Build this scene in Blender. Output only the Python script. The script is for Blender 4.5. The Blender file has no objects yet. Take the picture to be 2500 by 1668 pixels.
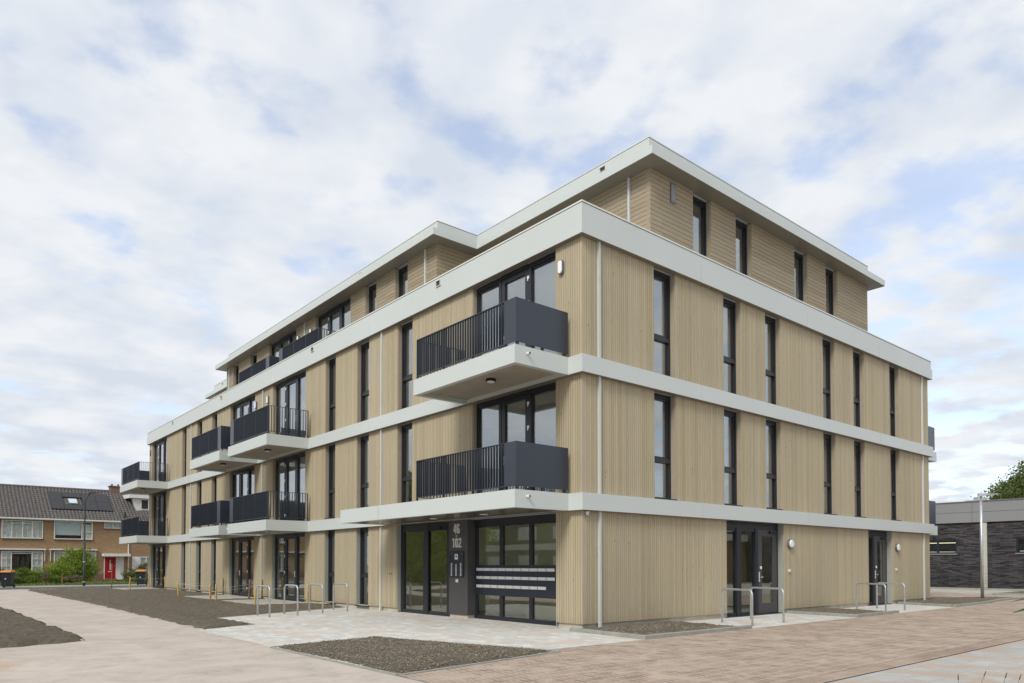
import bpy, math, random
import numpy as np
from mathutils import Vector, Matrix, noise as mnoise
R = math.radians
random.seed(7)
scene = bpy.context.scene
C = bpy.context.scene.collection

# ------------------------------------------------------------------ camera
cam = bpy.data.cameras.new('camera')
cam_ob = bpy.data.objects.new('camera', cam); C.objects.link(cam_ob)
cam.sensor_width = 36.0
cam.lens = 36.0 * 1761.346 / 2500.0
cam.shift_x = 0.0
cam.shift_y = (1334.68 - 834.0) / 2500.0
cam.clip_start = 0.1; cam.clip_end = 2000
yaw, pit = 0.870872, 0.0241
vd = Vector((math.cos(yaw)*math.cos(pit), math.sin(yaw)*math.cos(pit), math.sin(pit)))
cam_ob.location = (-11.2229, -10.9556, 1.4265)
cam_ob.rotation_euler = vd.to_track_quat('-Z', 'Y').to_euler()
scene.camera = cam_ob

# ------------------------------------------------------------------ sky and sun
SUN_EL, SUN_ROT = 42.0, -111.0
w = bpy.data.worlds.new('World'); scene.world = w; w.use_nodes = True
nt = w.node_tree; N = nt.nodes; L = nt.links
for n in list(N): N.remove(n)
def wn(t, **k):
    n = N.new(t)
    for a, b in k.items(): setattr(n, a, b)
    return n
def wm(op, a, b=None, clamp=False):
    n = wn('ShaderNodeMath', operation=op, use_clamp=clamp)
    for i, v in enumerate((a, b)):
        if v is None: continue
        if isinstance(v, (int, float)): n.inputs[i].default_value = v
        else: L.new(v, n.inputs[i])
    return n.outputs[0]
out = wn('ShaderNodeOutputWorld'); bg = wn('ShaderNodeBackground'); bg.inputs['Strength'].default_value = 0.1
sky = wn('ShaderNodeTexSky', sky_type='NISHITA', sun_disc=False)
sky.sun_elevation = R(SUN_EL); sky.sun_rotation = R(SUN_ROT); sky.air_density = 1.0; sky.dust_density = 1.5; sky.ozone_density = 1.5
tc = wn('ShaderNodeTexCoord'); sp = wn('ShaderNodeSeparateXYZ'); L.new(tc.outputs['Generated'], sp.inputs[0])
den = wm('ADD', wm('MAXIMUM', sp.outputs['Z'], 0.0), 0.17)
cx = wm('DIVIDE', sp.outputs['X'], den); cy = wm('DIVIDE', sp.outputs['Y'], den)
cv = wn('ShaderNodeCombineXYZ'); L.new(cx, cv.inputs[0]); L.new(cy, cv.inputs[1])
mp = wn('ShaderNodeMapping'); L.new(cv.outputs[0], mp.inputs[0])
mp.inputs['Rotation'].default_value = (0, 0, R(20)); mp.inputs['Location'].default_value = (3.1, 1.7, 0); mp.inputs['Scale'].default_value = (1.25, 1.25, 1)
def wnoise(scale, detail, rough, dist, off=0.0):
    n = wn('ShaderNodeTexNoise'); n.inputs['Scale'].default_value = scale; n.inputs['Detail'].default_value = detail
    n.inputs['Roughness'].default_value = rough; n.inputs['Distortion'].default_value = dist
    if off:
        m = wn('ShaderNodeMapping'); L.new(mp.outputs[0], m.inputs[0]); m.inputs['Location'].default_value = (off, off*.7, off*.3); L.new(m.outputs[0], n.inputs['Vector'])
    else: L.new(mp.outputs[0], n.inputs['Vector'])
    return n.outputs['Fac']
nA = wnoise(4.6, 6, 0.50, 0.05); nB = wnoise(1.2, 3, 0.5, 0.1, 11.0); nC = wnoise(3.8, 6, 0.50, 0.1, 5.0)
dens = wm('ADD', wm('MULTIPLY', nA, 0.66), wm('MULTIPLY', nB, 0.34))
# the cloud deck thins towards the east (right of the view) and closes to the west
lean = wm('ADD', wm('ADD', wm('MULTIPLY', sp.outputs['X'], -0.10), 0.045), wm('MULTIPLY', sp.outputs['Z'], -0.03))
dens = wm('ADD', dens, lean)
mr = wn('ShaderNodeMapRange', interpolation_type='SMOOTHSTEP'); L.new(dens, mr.inputs[0]); mr.inputs[1].default_value = 0.345; mr.inputs[2].default_value = 0.495; mr.inputs[3].default_value = 0.46; mr.inputs[4].default_value = 1.0
# haze near the horizon covers the gaps
hz = wn('ShaderNodeMapRange', interpolation_type='SMOOTHSTEP'); L.new(sp.outputs['Z'], hz.inputs[0]); hz.inputs[1].default_value = 0.0; hz.inputs[2].default_value = 0.42; hz.inputs[3].default_value = 0.6; hz.inputs[4].default_value = 0.0
cov = wm('MAXIMUM', mr.outputs[0], hz.outputs[0])
cc = wn('ShaderNodeValToRGB'); L.new(nC, cc.inputs[0])
cc.color_ramp.elements[0].position = 0.34; cc.color_ramp.elements[0].color = (0.655, 0.71, 0.80, 1)
cc.color_ramp.elements[1].position = 0.62; cc.color_ramp.elements[1].color = (0.825, 0.85, 0.885, 1)
csc = wn('ShaderNodeVectorMath', operation='SCALE'); L.new(cc.outputs[0], csc.inputs[0]); csc.inputs['Scale'].default_value = 10.0
skb = wn('ShaderNodeVectorMath', operation='MULTIPLY'); L.new(sky.outputs[0], skb.inputs[0]); skb.inputs[1].default_value = (2.75, 2.55, 2.5)
mx = wn('ShaderNodeMix', data_type='RGBA'); L.new(cov, mx.inputs['Factor']); L.new(skb.outputs[0], mx.inputs['A']); L.new(csc.outputs[0], mx.inputs['B'])
L.new(mx.outputs['Result'], bg.inputs['Color']); L.new(bg.outputs[0], out.inputs['Surface'])

sun = bpy.data.lights.new('sun', 'SUN'); sun.energy = 2.3; sun.angle = R(18); sun.color = (1.0, 0.965, 0.90)
sun_ob = bpy.data.objects.new('sun', sun); C.objects.link(sun_ob)
sd = Vector((math.cos(R(SUN_EL))*math.sin(R(SUN_ROT)), math.cos(R(SUN_EL))*math.cos(R(SUN_ROT)), math.sin(R(SUN_EL))))
sun_ob.rotation_euler = sd.to_track_quat('Z', 'Y').to_euler()
scene.view_settings.view_transform = 'Standard'; scene.view_settings.look = 'None'
scene.view_settings.exposure = 0.07; scene.view_settings.gamma = 1.0; scene.view_settings.use_curve_mapping = False
scene.render.engine = 'CYCLES'
scene.cycles.max_bounces = 8; scene.cycles.transparent_max_bounces = 12

# ------------------------------------------------------------------ materials
class MT:
    def __init__(s, name, rough=0.7, spec=0.4, metal=0.0):
        s.m = bpy.data.materials.new(name); s.m.use_nodes = True
        s.t = s.m.node_tree; s.b = s.t.nodes['Principled BSDF']
        s.b.inputs['Roughness'].default_value = rough; s.b.inputs['Metallic'].default_value = metal
        s.b.inputs['Specular IOR Level'].default_value = spec
        s.tc = None
    def n(s, t, **k):
        n = s.t.nodes.new(t)
        for a, b in k.items(): setattr(n, a, b)
        return n
    def l(s, a, b): s.t.links.new(a, b)
    def co(s, scale=(1, 1, 1), rot=(0, 0, 0), loc=(0, 0, 0)):
        if s.tc is None: s.tc = s.n('ShaderNodeNewGeometry')
        m = s.n('ShaderNodeMapping'); s.l(s.tc.outputs['Position'], m.inputs[0])
        m.inputs['Scale'].default_value = scale; m.inputs['Rotation'].default_value = rot; m.inputs['Location'].default_value = loc
        return m.outputs[0]
    def noise(s, scale, detail=4, rough=0.55, vec=None, dist=0.0):
        n = s.n('ShaderNodeTexNoise'); n.inputs['Scale'].default_value = scale; n.inputs['Detail'].default_value = detail
        n.inputs['Roughness'].default_value = rough; n.inputs['Distortion'].default_value = dist
        s.l(vec if vec is not None else s.co(), n.inputs['Vector']); return n.outputs['Fac']
    def ramp(s, fac, stops):
        r = s.n('ShaderNodeValToRGB'); s.l(fac, r.inputs[0]); e = r.color_ramp.elements
        while len(e) < len(stops): e.new(0.5)
        for i, (p, c) in enumerate(stops):
            e[i].position = p; e[i].color = (c, c, c, 1) if isinstance(c, (int, float)) else (*c, 1)
        return r.outputs[0]
    def mix(s, fac, a, b, mode='MIX'):
        m = s.n('ShaderNodeMix', data_type='RGBA', blend_type=mode)
        for k, v in (('Factor', fac), ('A', a), ('B', b)):
            if isinstance(v, (int, float)): m.inputs[k].default_value = v
            elif isinstance(v, tuple): m.inputs[k].default_value = (*v, 1)
            else: s.l(v, m.inputs[k])
        return m.outputs['Result']
    def math(s, op, a, b=0.0):
        m = s.n('ShaderNodeMath', operation=op)
        for i, v in enumerate((a, b)):
            if isinstance(v, (int, float)): m.inputs[i].default_value = v
            else: s.l(v, m.inputs[i])
        return m.outputs[0]
    def col(s, v):
        if isinstance(v, tuple): s.b.inputs['Base Color'].default_value = (*v, 1)
        else: s.l(v, s.b.inputs['Base Color'])
    def bump(s, h, strength=0.3, dist=0.01):
        b = s.n('ShaderNodeBump'); b.inputs['Strength'].default_value = strength; b.inputs['Distance'].default_value = dist
        s.l(h, b.inputs['Height']); s.l(b.outputs[0], s.b.inputs['Normal'])

def simple(name, c, rough=0.6, var=0.08, nscale=6.0, metal=0.0, spec=0.4, bump=0.0):
    m = MT(name, rough, spec, metal)
    f = m.noise(nscale, 5, 0.6)
    lo = tuple(x*(1-var) for x in c); hi = tuple(min(1, x*(1+var)) for x in c)
    m.col(m.ramp(f, [(0.3, lo), (0.7, hi)]))
    if bump: m.bump(m.noise(nscale*8, 5, 0.6), bump, 0.01)
    return m.m

def cladding_mat(name, vertical=True, pitch=0.072, base=(0.466, 0.395, 0.264)):
    m = MT(name, 0.75, 0.25)
    geo = m.n('ShaderNodeNewGeometry'); m.tc = geo
    add = m.n('ShaderNodeVectorMath', operation='ADD'); m.l(geo.outputs['Position'], add.inputs[0])
    fl = m.n('ShaderNodeVectorMath', operation='FLOOR')
    if vertical:
        add.inputs[1].default_value = (0.03, 0.03, 0.0)
        dv = m.n('ShaderNodeVectorMath', operation='DIVIDE'); m.l(add.outputs[0], dv.inputs[0]); dv.inputs[1].default_value = (pitch, pitch, 2.9)
        add.inputs[1].default_value = (0.0, 0.0, 0.0)
        # board index: use whichever horizontal axis runs along the wall
    else:
        dv = m.n('ShaderNodeVectorMath', operation='DIVIDE'); m.l(add.outputs[0], dv.inputs[0]); dv.inputs[1].default_value = (3.7, 3.7, pitch)
        add.inputs[1].default_value = (0.0, 0.0, 0.0)
    m.l(dv.outputs[0], fl.inputs[0])
    wnz = m.n('ShaderNodeTexWhiteNoise', noise_dimensions='3D'); m.l(fl.outputs[0], wnz.inputs['Vector'])
    rv = wnz.outputs['Value']
    gr = m.noise(1.0, 6, 0.6, m.co((55, 55, 2.2) if vertical else (2.2, 2.2, 55)), 0.15)
    big = m.noise(1.0, 3, 0.5, m.co((0.35, 0.35, 0.22)))
    dark = tuple(x*k for x, k in zip(base, (0.89, 0.89, 0.88))); lite = tuple(min(1, x*k) for x, k in zip(base, (1.08, 1.08, 1.09)))
    grey = tuple(x*k for x, k in zip(base, (0.97, 0.99, 1.06)))
    c = m.ramp(rv, [(0.0, dark), (0.35, base), (0.62, grey), (1.0, lite)])
    c = m.mix(0.8, c, m.ramp(gr, [(0.25, 0.80), (0.6, 1.04)]), 'MULTIPLY')
    c = m.mix(0.7, c, m.ramp(big, [(0.3, 0.92), (0.7, 1.05)]), 'MULTIPLY')
    vo = m.n('ShaderNodeTexVoronoi'); vo.inputs['Scale'].default_value = 1.0
    m.l(m.co((4.5, 4.5, 2.4) if vertical else (2.4, 2.4, 4.5)), vo.inputs['Vector'])
    kn = m.ramp(vo.outputs['Distance'], [(0.035, 0.0), (0.085, 1.0)])
    c = m.mix(0.75, c, m.mix(kn, (0.42, 0.34, 0.26), (1.0, 1.0, 1.0)), 'MULTIPLY')
    if vertical:
        sz = m.n('ShaderNodeSeparateXYZ'); m.l(geo.outputs['Position'], sz.inputs[0])
        dirt = m.math('ADD', sz.outputs['Z'], m.math('MULTIPLY', m.noise(1.0, 6, 0.7, m.co((3.0, 3.0, 0.9))), 0.55))
        c = m.mix(m.ramp(dirt, [(0.30, 0.30), (0.62, 0.0)]), c, (0.26, 0.205, 0.13))
        st = m.ramp(m.noise(1.0, 5, 0.6, m.co((9.0, 9.0, 0.22))), [(0.55, 0.0), (0.75, 0.22)])
        c = m.mix(st, c, (0.33, 0.29, 0.215))
    m.col(c); m.bump(gr, 0.15, 0.004)
    return m.m

def glass_mat(name, tint=(0.93, 0.955, 0.93), refl=0.24, ior=1.55):
    m = bpy.data.materials.new(name); m.use_nodes = True; t = m.node_tree; n = t.nodes
    for x in list(n): n.remove(x)
    o = n.new('ShaderNodeOutputMaterial'); tr = n.new('ShaderNodeBsdfTransparent'); gl = n.new('ShaderNodeBsdfGlossy'); mxs = n.new('ShaderNodeMixShader')
    tr.inputs[0].default_value = (*tint, 1); gl.inputs['Roughness'].default_value = 0.0; gl.inputs[0].default_value = (0.95, 0.97, 1, 1)
    # Schlick reflectance, the same on both faces of the pane
    fr = n.new('ShaderNodeLayerWeight'); fr.inputs['Blend'].default_value = 0.5
    pw = n.new('ShaderNodeMath'); pw.operation = 'POWER'; t.links.new(fr.outputs['Facing'], pw.inputs[0]); pw.inputs[1].default_value = 4.0
    ad = n.new('ShaderNodeMath'); ad.operation = 'MULTIPLY_ADD'; ad.use_clamp = True; t.links.new(pw.outputs[0], ad.inputs[0]); ad.inputs[1].default_value = 1.0-refl; ad.inputs[2].default_value = refl
    # slight waviness of large panes
    geo = n.new('ShaderNodeNewGeometry'); nz = n.new('ShaderNodeTexNoise'); nz.inputs['Scale'].default_value = 0.9; nz.inputs['Detail'].default_value = 1.0
    t.links.new(geo.outputs['Position'], nz.inputs['Vector']); bp = n.new('ShaderNodeBump'); bp.inputs['Strength'].default_value = 0.10; bp.inputs['Distance'].default_value = 0.02
    t.links.new(nz.outputs['Fac'], bp.inputs['Height']); t.links.new(bp.outputs[0], gl.inputs['Normal'])
    t.links.new(ad.outputs[0], mxs.inputs[0]); t.links.new(tr.outputs[0], mxs.inputs[1]); t.links.new(gl.outputs[0], mxs.inputs[2]); t.links.new(mxs.outputs[0], o.inputs[0])
    return m

def brick_mat(name, c1, c2, mortar, bw=0.22, bh=0.065, axis='Y', mort=0.010, rough=0.85):
    """brick pattern on a vertical wall facing along the given axis"""
    m = MT(name, rough, 0.2)
    geo = m.n('ShaderNodeNewGeometry'); sx = m.n('ShaderNodeSeparateXYZ'); m.l(geo.outputs['Position'], sx.inputs[0]); m.tc = geo
    cb = m.n('ShaderNodeCombineXYZ')
    m.l(m.math('ADD', sx.outputs['X'], sx.outputs['Y']), cb.inputs[0]); m.l(sx.outputs['Z'], cb.inputs[1])
    br = m.n('ShaderNodeTexBrick'); m.l(cb.outputs[0], br.inputs['Vector'])
    br.inputs['Scale'].default_value = 1.0; br.inputs['Brick Width'].default_value = bw; br.inputs['Row Height'].default_value = bh
    br.inputs['Mortar Size'].default_value = mort; br.inputs['Mortar Smooth'].default_value = 0.2
    br.inputs['Color1'].default_value = (*c1, 1); br.inputs['Color2'].default_value = (*c2, 1); br.inputs['Mortar'].default_value = (*mortar, 1)
    c = m.mix(0.7, br.outputs['Color'], m.ramp(m.noise(0.8, 5), [(0.3, 0.86), (0.7, 1.10)]), 'MULTIPLY')
    c = m.mix(0.6, c, m.ramp(m.noise(14, 3), [(0.3, 0.75), (0.7, 1.15)]), 'MULTIPLY')
    m.col(c); m.bump(br.outputs['Fac'], -0.4, 0.006)
    return m.m

def paver_mat(name, c1, c2, joint, bw, rh, sand, sand_lo, sand_hi, off=0.5, rot=0.0, mort=0.006, sand_scale=0.55, rough=0.9, spots=None):
    m = MT(name, rough, 0.15)
    v = m.co((1, 1, 1), (0, 0, rot))
    br = m.n('ShaderNodeTexBrick', offset=off); m.l(v, br.inputs['Vector'])
    br.inputs['Scale'].default_value = 1.0; br.inputs['Brick Width'].default_value = bw; br.inputs['Row Height'].default_value = rh
    br.inputs['Mortar Size'].default_value = mort; br.inputs['Mortar Smooth'].default_value = 0.3; br.inputs['Bias'].default_value = 0.0
    br.inputs['Color1'].default_value = (*c1, 1); br.inputs['Color2'].default_value = (*c2, 1); br.inputs['Mortar'].default_value = (*joint, 1)
    c = m.mix(0.6, br.outputs['Color'], m.ramp(m.noise(26, 4), [(0.3, 0.84), (0.7, 1.10)]), 'MULTIPLY')
    s1 = m.noise(sand_scale, 9, 0.68, m.co((1, 1.0, 1)), 0.6)
    fac = m.ramp(s1, [(sand_lo, 0.0), (sand_hi, 1.0)])
    fine = m.noise(60, 3, 0.7)
    sc = m.mix(fine, tuple(x*0.88 for x in sand), tuple(min(1, x*1.10) for x in sand))
    c = m.mix(fac, c, sc)
    c = m.mix(0.5, c, m.ramp(m.noise(0.25, 4, 0.6), [(0.3, 0.88), (0.7, 1.08)]), 'MULTIPLY')
    if spots:
        for (x, y, r, colr) in spots:
            vm = m.n('ShaderNodeVectorMath', operation='DISTANCE'); m.l(m.tc.outputs['Position'], vm.inputs[0]); vm.inputs[1].default_value = (x, y, 0)
            d = m.math('ADD', vm.outputs['Value'], m.math('MULTIPLY', m.math('SUBTRACT', m.noise(1.3, 5, 0.65), 0.5), r*1.6))
            c = m.mix(m.ramp(m.math('DIVIDE', d, r*2), [(0.1, 0.75), (0.6, 0.0)]), c, colr)
    m.col(c)
    h = m.math('ADD', m.math('MULTIPLY', br.outputs['Fac'], -0.4), m.math('MULTIPLY', fine, 0.5))
    m.bump(h, 0.35, 0.004)
    return m.m

def leaf_mat(name, c_lo, c_hi, trans=0.35):
    m = MT(name, 0.6, 0.25)
    oi = m.n('ShaderNodeNewGeometry'); m.tc = oi
    f = m.noise(3.0, 3, 0.6); g = m.noise(45.0, 2, 0.5)
    c = m.mix(f, c_lo, c_hi); c = m.mix(0.6, c, m.ramp(g, [(0.3, 0.7), (0.7, 1.25)]), 'MULTIPLY')
    m.col(c)
    tr = m.n('ShaderNodeBsdfTranslucent'); m.l(c, tr.inputs[0])
    mxs = m.n('ShaderNodeMixShader'); mxs.inputs[0].default_value = trans
    o = [x for x in m.t.nodes if x.type == 'OUTPUT_MATERIAL'][0]
    m.l(m.b.outputs[0], mxs.inputs[1]); m.l(tr.outputs[0], mxs.inputs[2]); m.l(mxs.outputs[0], o.inputs[0])
    return m.m

M = {}
M['clad'] = cladding_mat('weathered_vertical_timber', True)
M['cladh'] = cladding_mat('weathered_horizontal_timber', False, 0.121, (0.360, 0.297, 0.202))
M['reveal'] = simple('timber_reveal', (0.36, 0.31, 0.23), 0.75, 0.06)
M['revgrey'] = simple('grey_reveal_panel', (0.33, 0.34, 0.30), 0.6, 0.04)
M['band'] = simple('pale_grey_panel', (0.565, 0.600, 0.580), 0.42, 0.025, 0.5)
M['bandcap'] = simple('aluminium_trim', (0.70, 0.71, 0.66), 0.35, 0.03, 2.0)
M['darkgap'] = simple('dark_gap', (0.05, 0.055, 0.055), 0.8)
M['joint'] = simple('panel_joint_grey', (0.36, 0.39, 0.38), 0.7)
M['concrete'] = simple('balcony_concrete', (0.42, 0.37, 0.305), 0.85, 0.12, 1.6, bump=0.15)
M['soffit'] = simple('shaded_soffit', (0.215, 0.195, 0.160), 0.30, 0.04, 0.7)  # underside of the pale panels, its shade put into a darker colour
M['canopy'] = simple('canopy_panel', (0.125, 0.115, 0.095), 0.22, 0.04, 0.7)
M['plinth'] = simple('plinth_concrete', (0.46, 0.43, 0.35), 0.9, 0.16, 3.0, bump=0.2)
M['frame'] = simple('anthracite_frame', (0.020, 0.022, 0.029), 0.33, 0.05)
M['black'] = simple('black_panel', (0.016, 0.016, 0.018), 0.5, 0.1)
M['rail'] = simple('anthracite_railing', (0.034, 0.042, 0.058), 0.30, 0.04, spec=0.5)
M['column'] = simple('dark_grey_panel', (0.068, 0.066, 0.068), 0.40, 0.05)
M['mail'] = simple('mailbox_blue_grey', (0.024, 0.031, 0.044), 0.33, 0.05)
M['glass'] = glass_mat('window_glass')
M['glass2'] = glass_mat('entrance_glass', (0.86, 0.87, 0.78), 0.16, 1.55)
M['glass3'] = glass_mat('house_glass', (0.95, 0.96, 0.95), 0.05, 1.5)
M['inner'] = simple('interior_plaster', (0.80, 0.81, 0.72), 0.9, 0.03)
M['screed'] = simple('interior_floor', (0.36, 0.34, 0.30), 0.8, 0.1)
M['pipe'] = simple('pale_downpipe', (0.55, 0.575, 0.555), 0.4, 0.03)
M['metal'] = simple('brushed_steel', (0.80, 0.81, 0.82), 0.30, 0.06, 20, metal=0.25)
M['galv'] = simple('galvanised_steel', (0.50, 0.52, 0.53), 0.42, 0.14, 25, metal=0.65)
M['lamp_grey'] = simple('lamp_housing', (0.16, 0.165, 0.17), 0.45)
M['opal'] = simple('opal_diffuser', (0.85, 0.85, 0.87), 0.3, 0.01)
M['white'] = simple('white_paint', (0.72, 0.72, 0.69), 0.5, 0.05)
M['white_plastic'] = simple('white_plastic', (0.72, 0.72, 0.68), 0.45, 0.03)
M['number'] = simple('number_grey', (0.62, 0.61, 0.58), 0.6, 0.03)
M['kerb'] = simple('concrete_kerb', (0.30, 0.30, 0.26), 0.9, 0.14, 5.0, bump=0.2)
M['slab'] = paver_mat('terrace_slab', (0.47, 0.45, 0.38), (0.43, 0.41, 0.35), (0.22, 0.2, 0.16), 0.60, 0.40, (0.42, 0.38, 0.31), 0.55, 0.75, mort=0.005)
M['path'] = paver_mat('sandy_path', (0.40, 0.355, 0.305), (0.47, 0.415, 0.36), (0.32, 0.285, 0.24), 0.42, 0.21, (0.545, 0.47, 0.40), 0.33, 0.60, sand_scale=1.5,
                      spots=[(-10.4, 1.6, 0.55, (0.47, 0.32, 0.19))])
M['entry'] = paver_mat('entrance_pavers', (0.70, 0.705, 0.665), (0.52, 0.525, 0.49), (0.36, 0.34, 0.30), 0.30, 0.15, (0.58, 0.475, 0.40), 0.44, 0.66, sand_scale=1.7, rot=R(90))
M['road'] = paver_mat('brick_street', (0.235, 0.175, 0.135), (0.36, 0.275, 0.215), (0.52, 0.42, 0.345), 0.105, 0.21, (0.475, 0.388, 0.305), 0.43, 0.64, sand_scale=1.8, mort=0.011)
M['grey_paving'] = paver_mat('grey_slab_paving', (0.47, 0.485, 0.465), (0.42, 0.43, 0.415), (0.33, 0.32, 0.29), 0.60, 0.30, (0.45, 0.365, 0.30), 0.43, 0.56, sand_scale=1.3)
M['gutter'] = paver_mat('street_gutter', (0.33, 0.25, 0.195), (0.38, 0.29, 0.23), (0.10, 0.07, 0.05), 0.21, 0.105, (0.43, 0.34, 0.265), 0.42, 0.6, mort=0.006)
M['asphalt'] = simple('asphalt', (0.10, 0.10, 0.095), 0.9, 0.2, 3, bump=0.3)
M['pavement'] = paver_mat('pavement_slabs', (0.34, 0.33, 0.29), (0.30, 0.29, 0.26), (0.18, 0.17, 0.14), 0.3, 0.3, (0.36, 0.33, 0.27), 0.5, 0.75)
def soil_mat():
    m = MT('garden_soil', 0.97, 0.1)
    a = m.noise(2.2, 8, 0.65); b = m.noise(55, 6, 0.75); c3 = m.noise(170, 3, 0.7)
    c = m.ramp(b, [(0.28, (0.078, 0.062, 0.045)), (0.5, (0.185, 0.158, 0.120)), (0.72, (0.31, 0.275, 0.22))])
    c = m.mix(0.8, c, m.ramp(a, [(0.3, 0.78), (0.7, 1.22)]), 'MULTIPLY')
    c = m.mix(0.8, c, m.ramp(c3, [(0.3, 0.7), (0.7, 1.3)]), 'MULTIPLY')
    m.col(c); m.bump(m.math('ADD', b, m.math('MULTIPLY', c3, 0.5)), 1.0, 0.035)
    return m.m
M['soil'] = soil_mat()
M['clod'] = simple('soil_clod', (0.215, 0.178, 0.130), 0.95, 0.5, 22)
M['pebble'] = simple('pale_pebble', (0.33, 0.30, 0.25), 0.9, 0.3, 30)
M['grass'] = leaf_mat('lawn_grass', (0.12, 0.17, 0.03), (0.26, 0.28, 0.08), 0.2)
M['leaf_bright'] = leaf_mat('bright_leaves', (0.16, 0.24, 0.025), (0.32, 0.40, 0.06))
M['leaf_mid'] = leaf_mat('mid_leaves', (0.10, 0.155, 0.022), (0.20, 0.27, 0.05))
M['leaf_dark'] = leaf_mat('dark_leaves', (0.085, 0.115, 0.03), (0.17, 0.21, 0.06))
M['leaf_dry'] = leaf_mat('dry_twigs', (0.17, 0.15, 0.08), (0.26, 0.23, 0.13))
M['leaf_purple'] = leaf_mat('purple_leaves', (0.05, 0.012, 0.018), (0.10, 0.03, 0.035))
M['leaf_yellow'] = leaf_mat('yellow_green_leaves', (0.34, 0.38, 0.10), (0.60, 0.58, 0.22))
M['brick_grey'] = brick_mat('grey_beige_brick', (0.22, 0.20, 0.155), (0.18, 0.16, 0.12), (0.24, 0.22, 0.18))
M['tree_leaf'] = leaf_mat('tree_leaves', (0.075, 0.115, 0.03), (0.17, 0.21, 0.06))
M['bark'] = simple('bark', (0.11, 0.085, 0.06), 0.95, 0.3, 12, bump=0.6)
M['brick'] = brick_mat('buff_brown_brick', (0.40, 0.245, 0.125), (0.31, 0.18, 0.09), (0.30, 0.235, 0.165))
M['brick_red'] = brick_mat('red_brown_brick', (0.22, 0.10, 0.065), (0.16, 0.075, 0.05), (0.24, 0.20, 0.16))
M['darkbrick'] = brick_mat('charcoal_brick', (0.022, 0.020, 0.024), (0.105, 0.095, 0.098), (0.03, 0.028, 0.03), 0.42, 0.062, mort=0.006)
M['tile'] = simple('roof_tile', (0.128, 0.115, 0.108), 0.75, 0.35, 5.0)
M['solar'] = simple('solar_glass', (0.022, 0.020, 0.022), 0.30, 0.1)
M['curtain'] = simple('net_curtain', (0.66, 0.68, 0.66), 0.9, 0.08, 4)
M['blind'] = simple('blue_white_blind', (0.56, 0.66, 0.69), 0.8, 0.06, 4)
M['darkroom'] = simple('dark_interior', (0.035, 0.033, 0.03), 0.9)
M['red'] = simple('red_door_paint', (0.36, 0.008, 0.012), 0.35, 0.06)
M['orange'] = simple('orange_lid', (0.62, 0.23, 0.035), 0.5)
M['bin'] = simple('bin_plastic', (0.022, 0.024, 0.028), 0.5)
M['stake'] = simple('peeled_wood', (0.50, 0.33, 0.13), 0.8, 0.22, 14)
M['stake_dark'] = simple('brown_bark_stake', (0.22, 0.14, 0.075), 0.85, 0.3, 14)
M['plank'] = simple('fresh_timber', (0.52, 0.42, 0.22), 0.8, 0.15, 9)
M['lamp_green'] = simple('dark_lamp_post', (0.040, 0.045, 0.045), 0.5, 0.1)
M['alu'] = simple('aluminium_pole', (0.62, 0.63, 0.64), 0.33, 0.06, 8, metal=0.75)
M['fascia'] = simple('grey_fascia_panel', (0.25, 0.252, 0.258), 0.5, 0.04, 0.8)
M['cream'] = simple('cream_panel', (0.50, 0.50, 0.42), 0.6, 0.05)
M['tube'] = MT('fluorescent_tube').m
b_ = M['tube'].node_tree.nodes['Principled BSDF']; b_.inputs['Emission Color'].default_value = (1, 0.93, 0.6, 1); b_.inputs['Emission Strength'].default_value = 1.3
M['seed'] = simple('seed_head', (0.13, 0.10, 0.045), 0.9, 0.3, 60)
M['stalk'] = simple('green_stalk', (0.16, 0.17, 0.06), 0.8, 0.2, 20)
M['ground'] = simple('far_ground', (0.30, 0.28, 0.22), 0.95, 0.2, 0.3)

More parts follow.
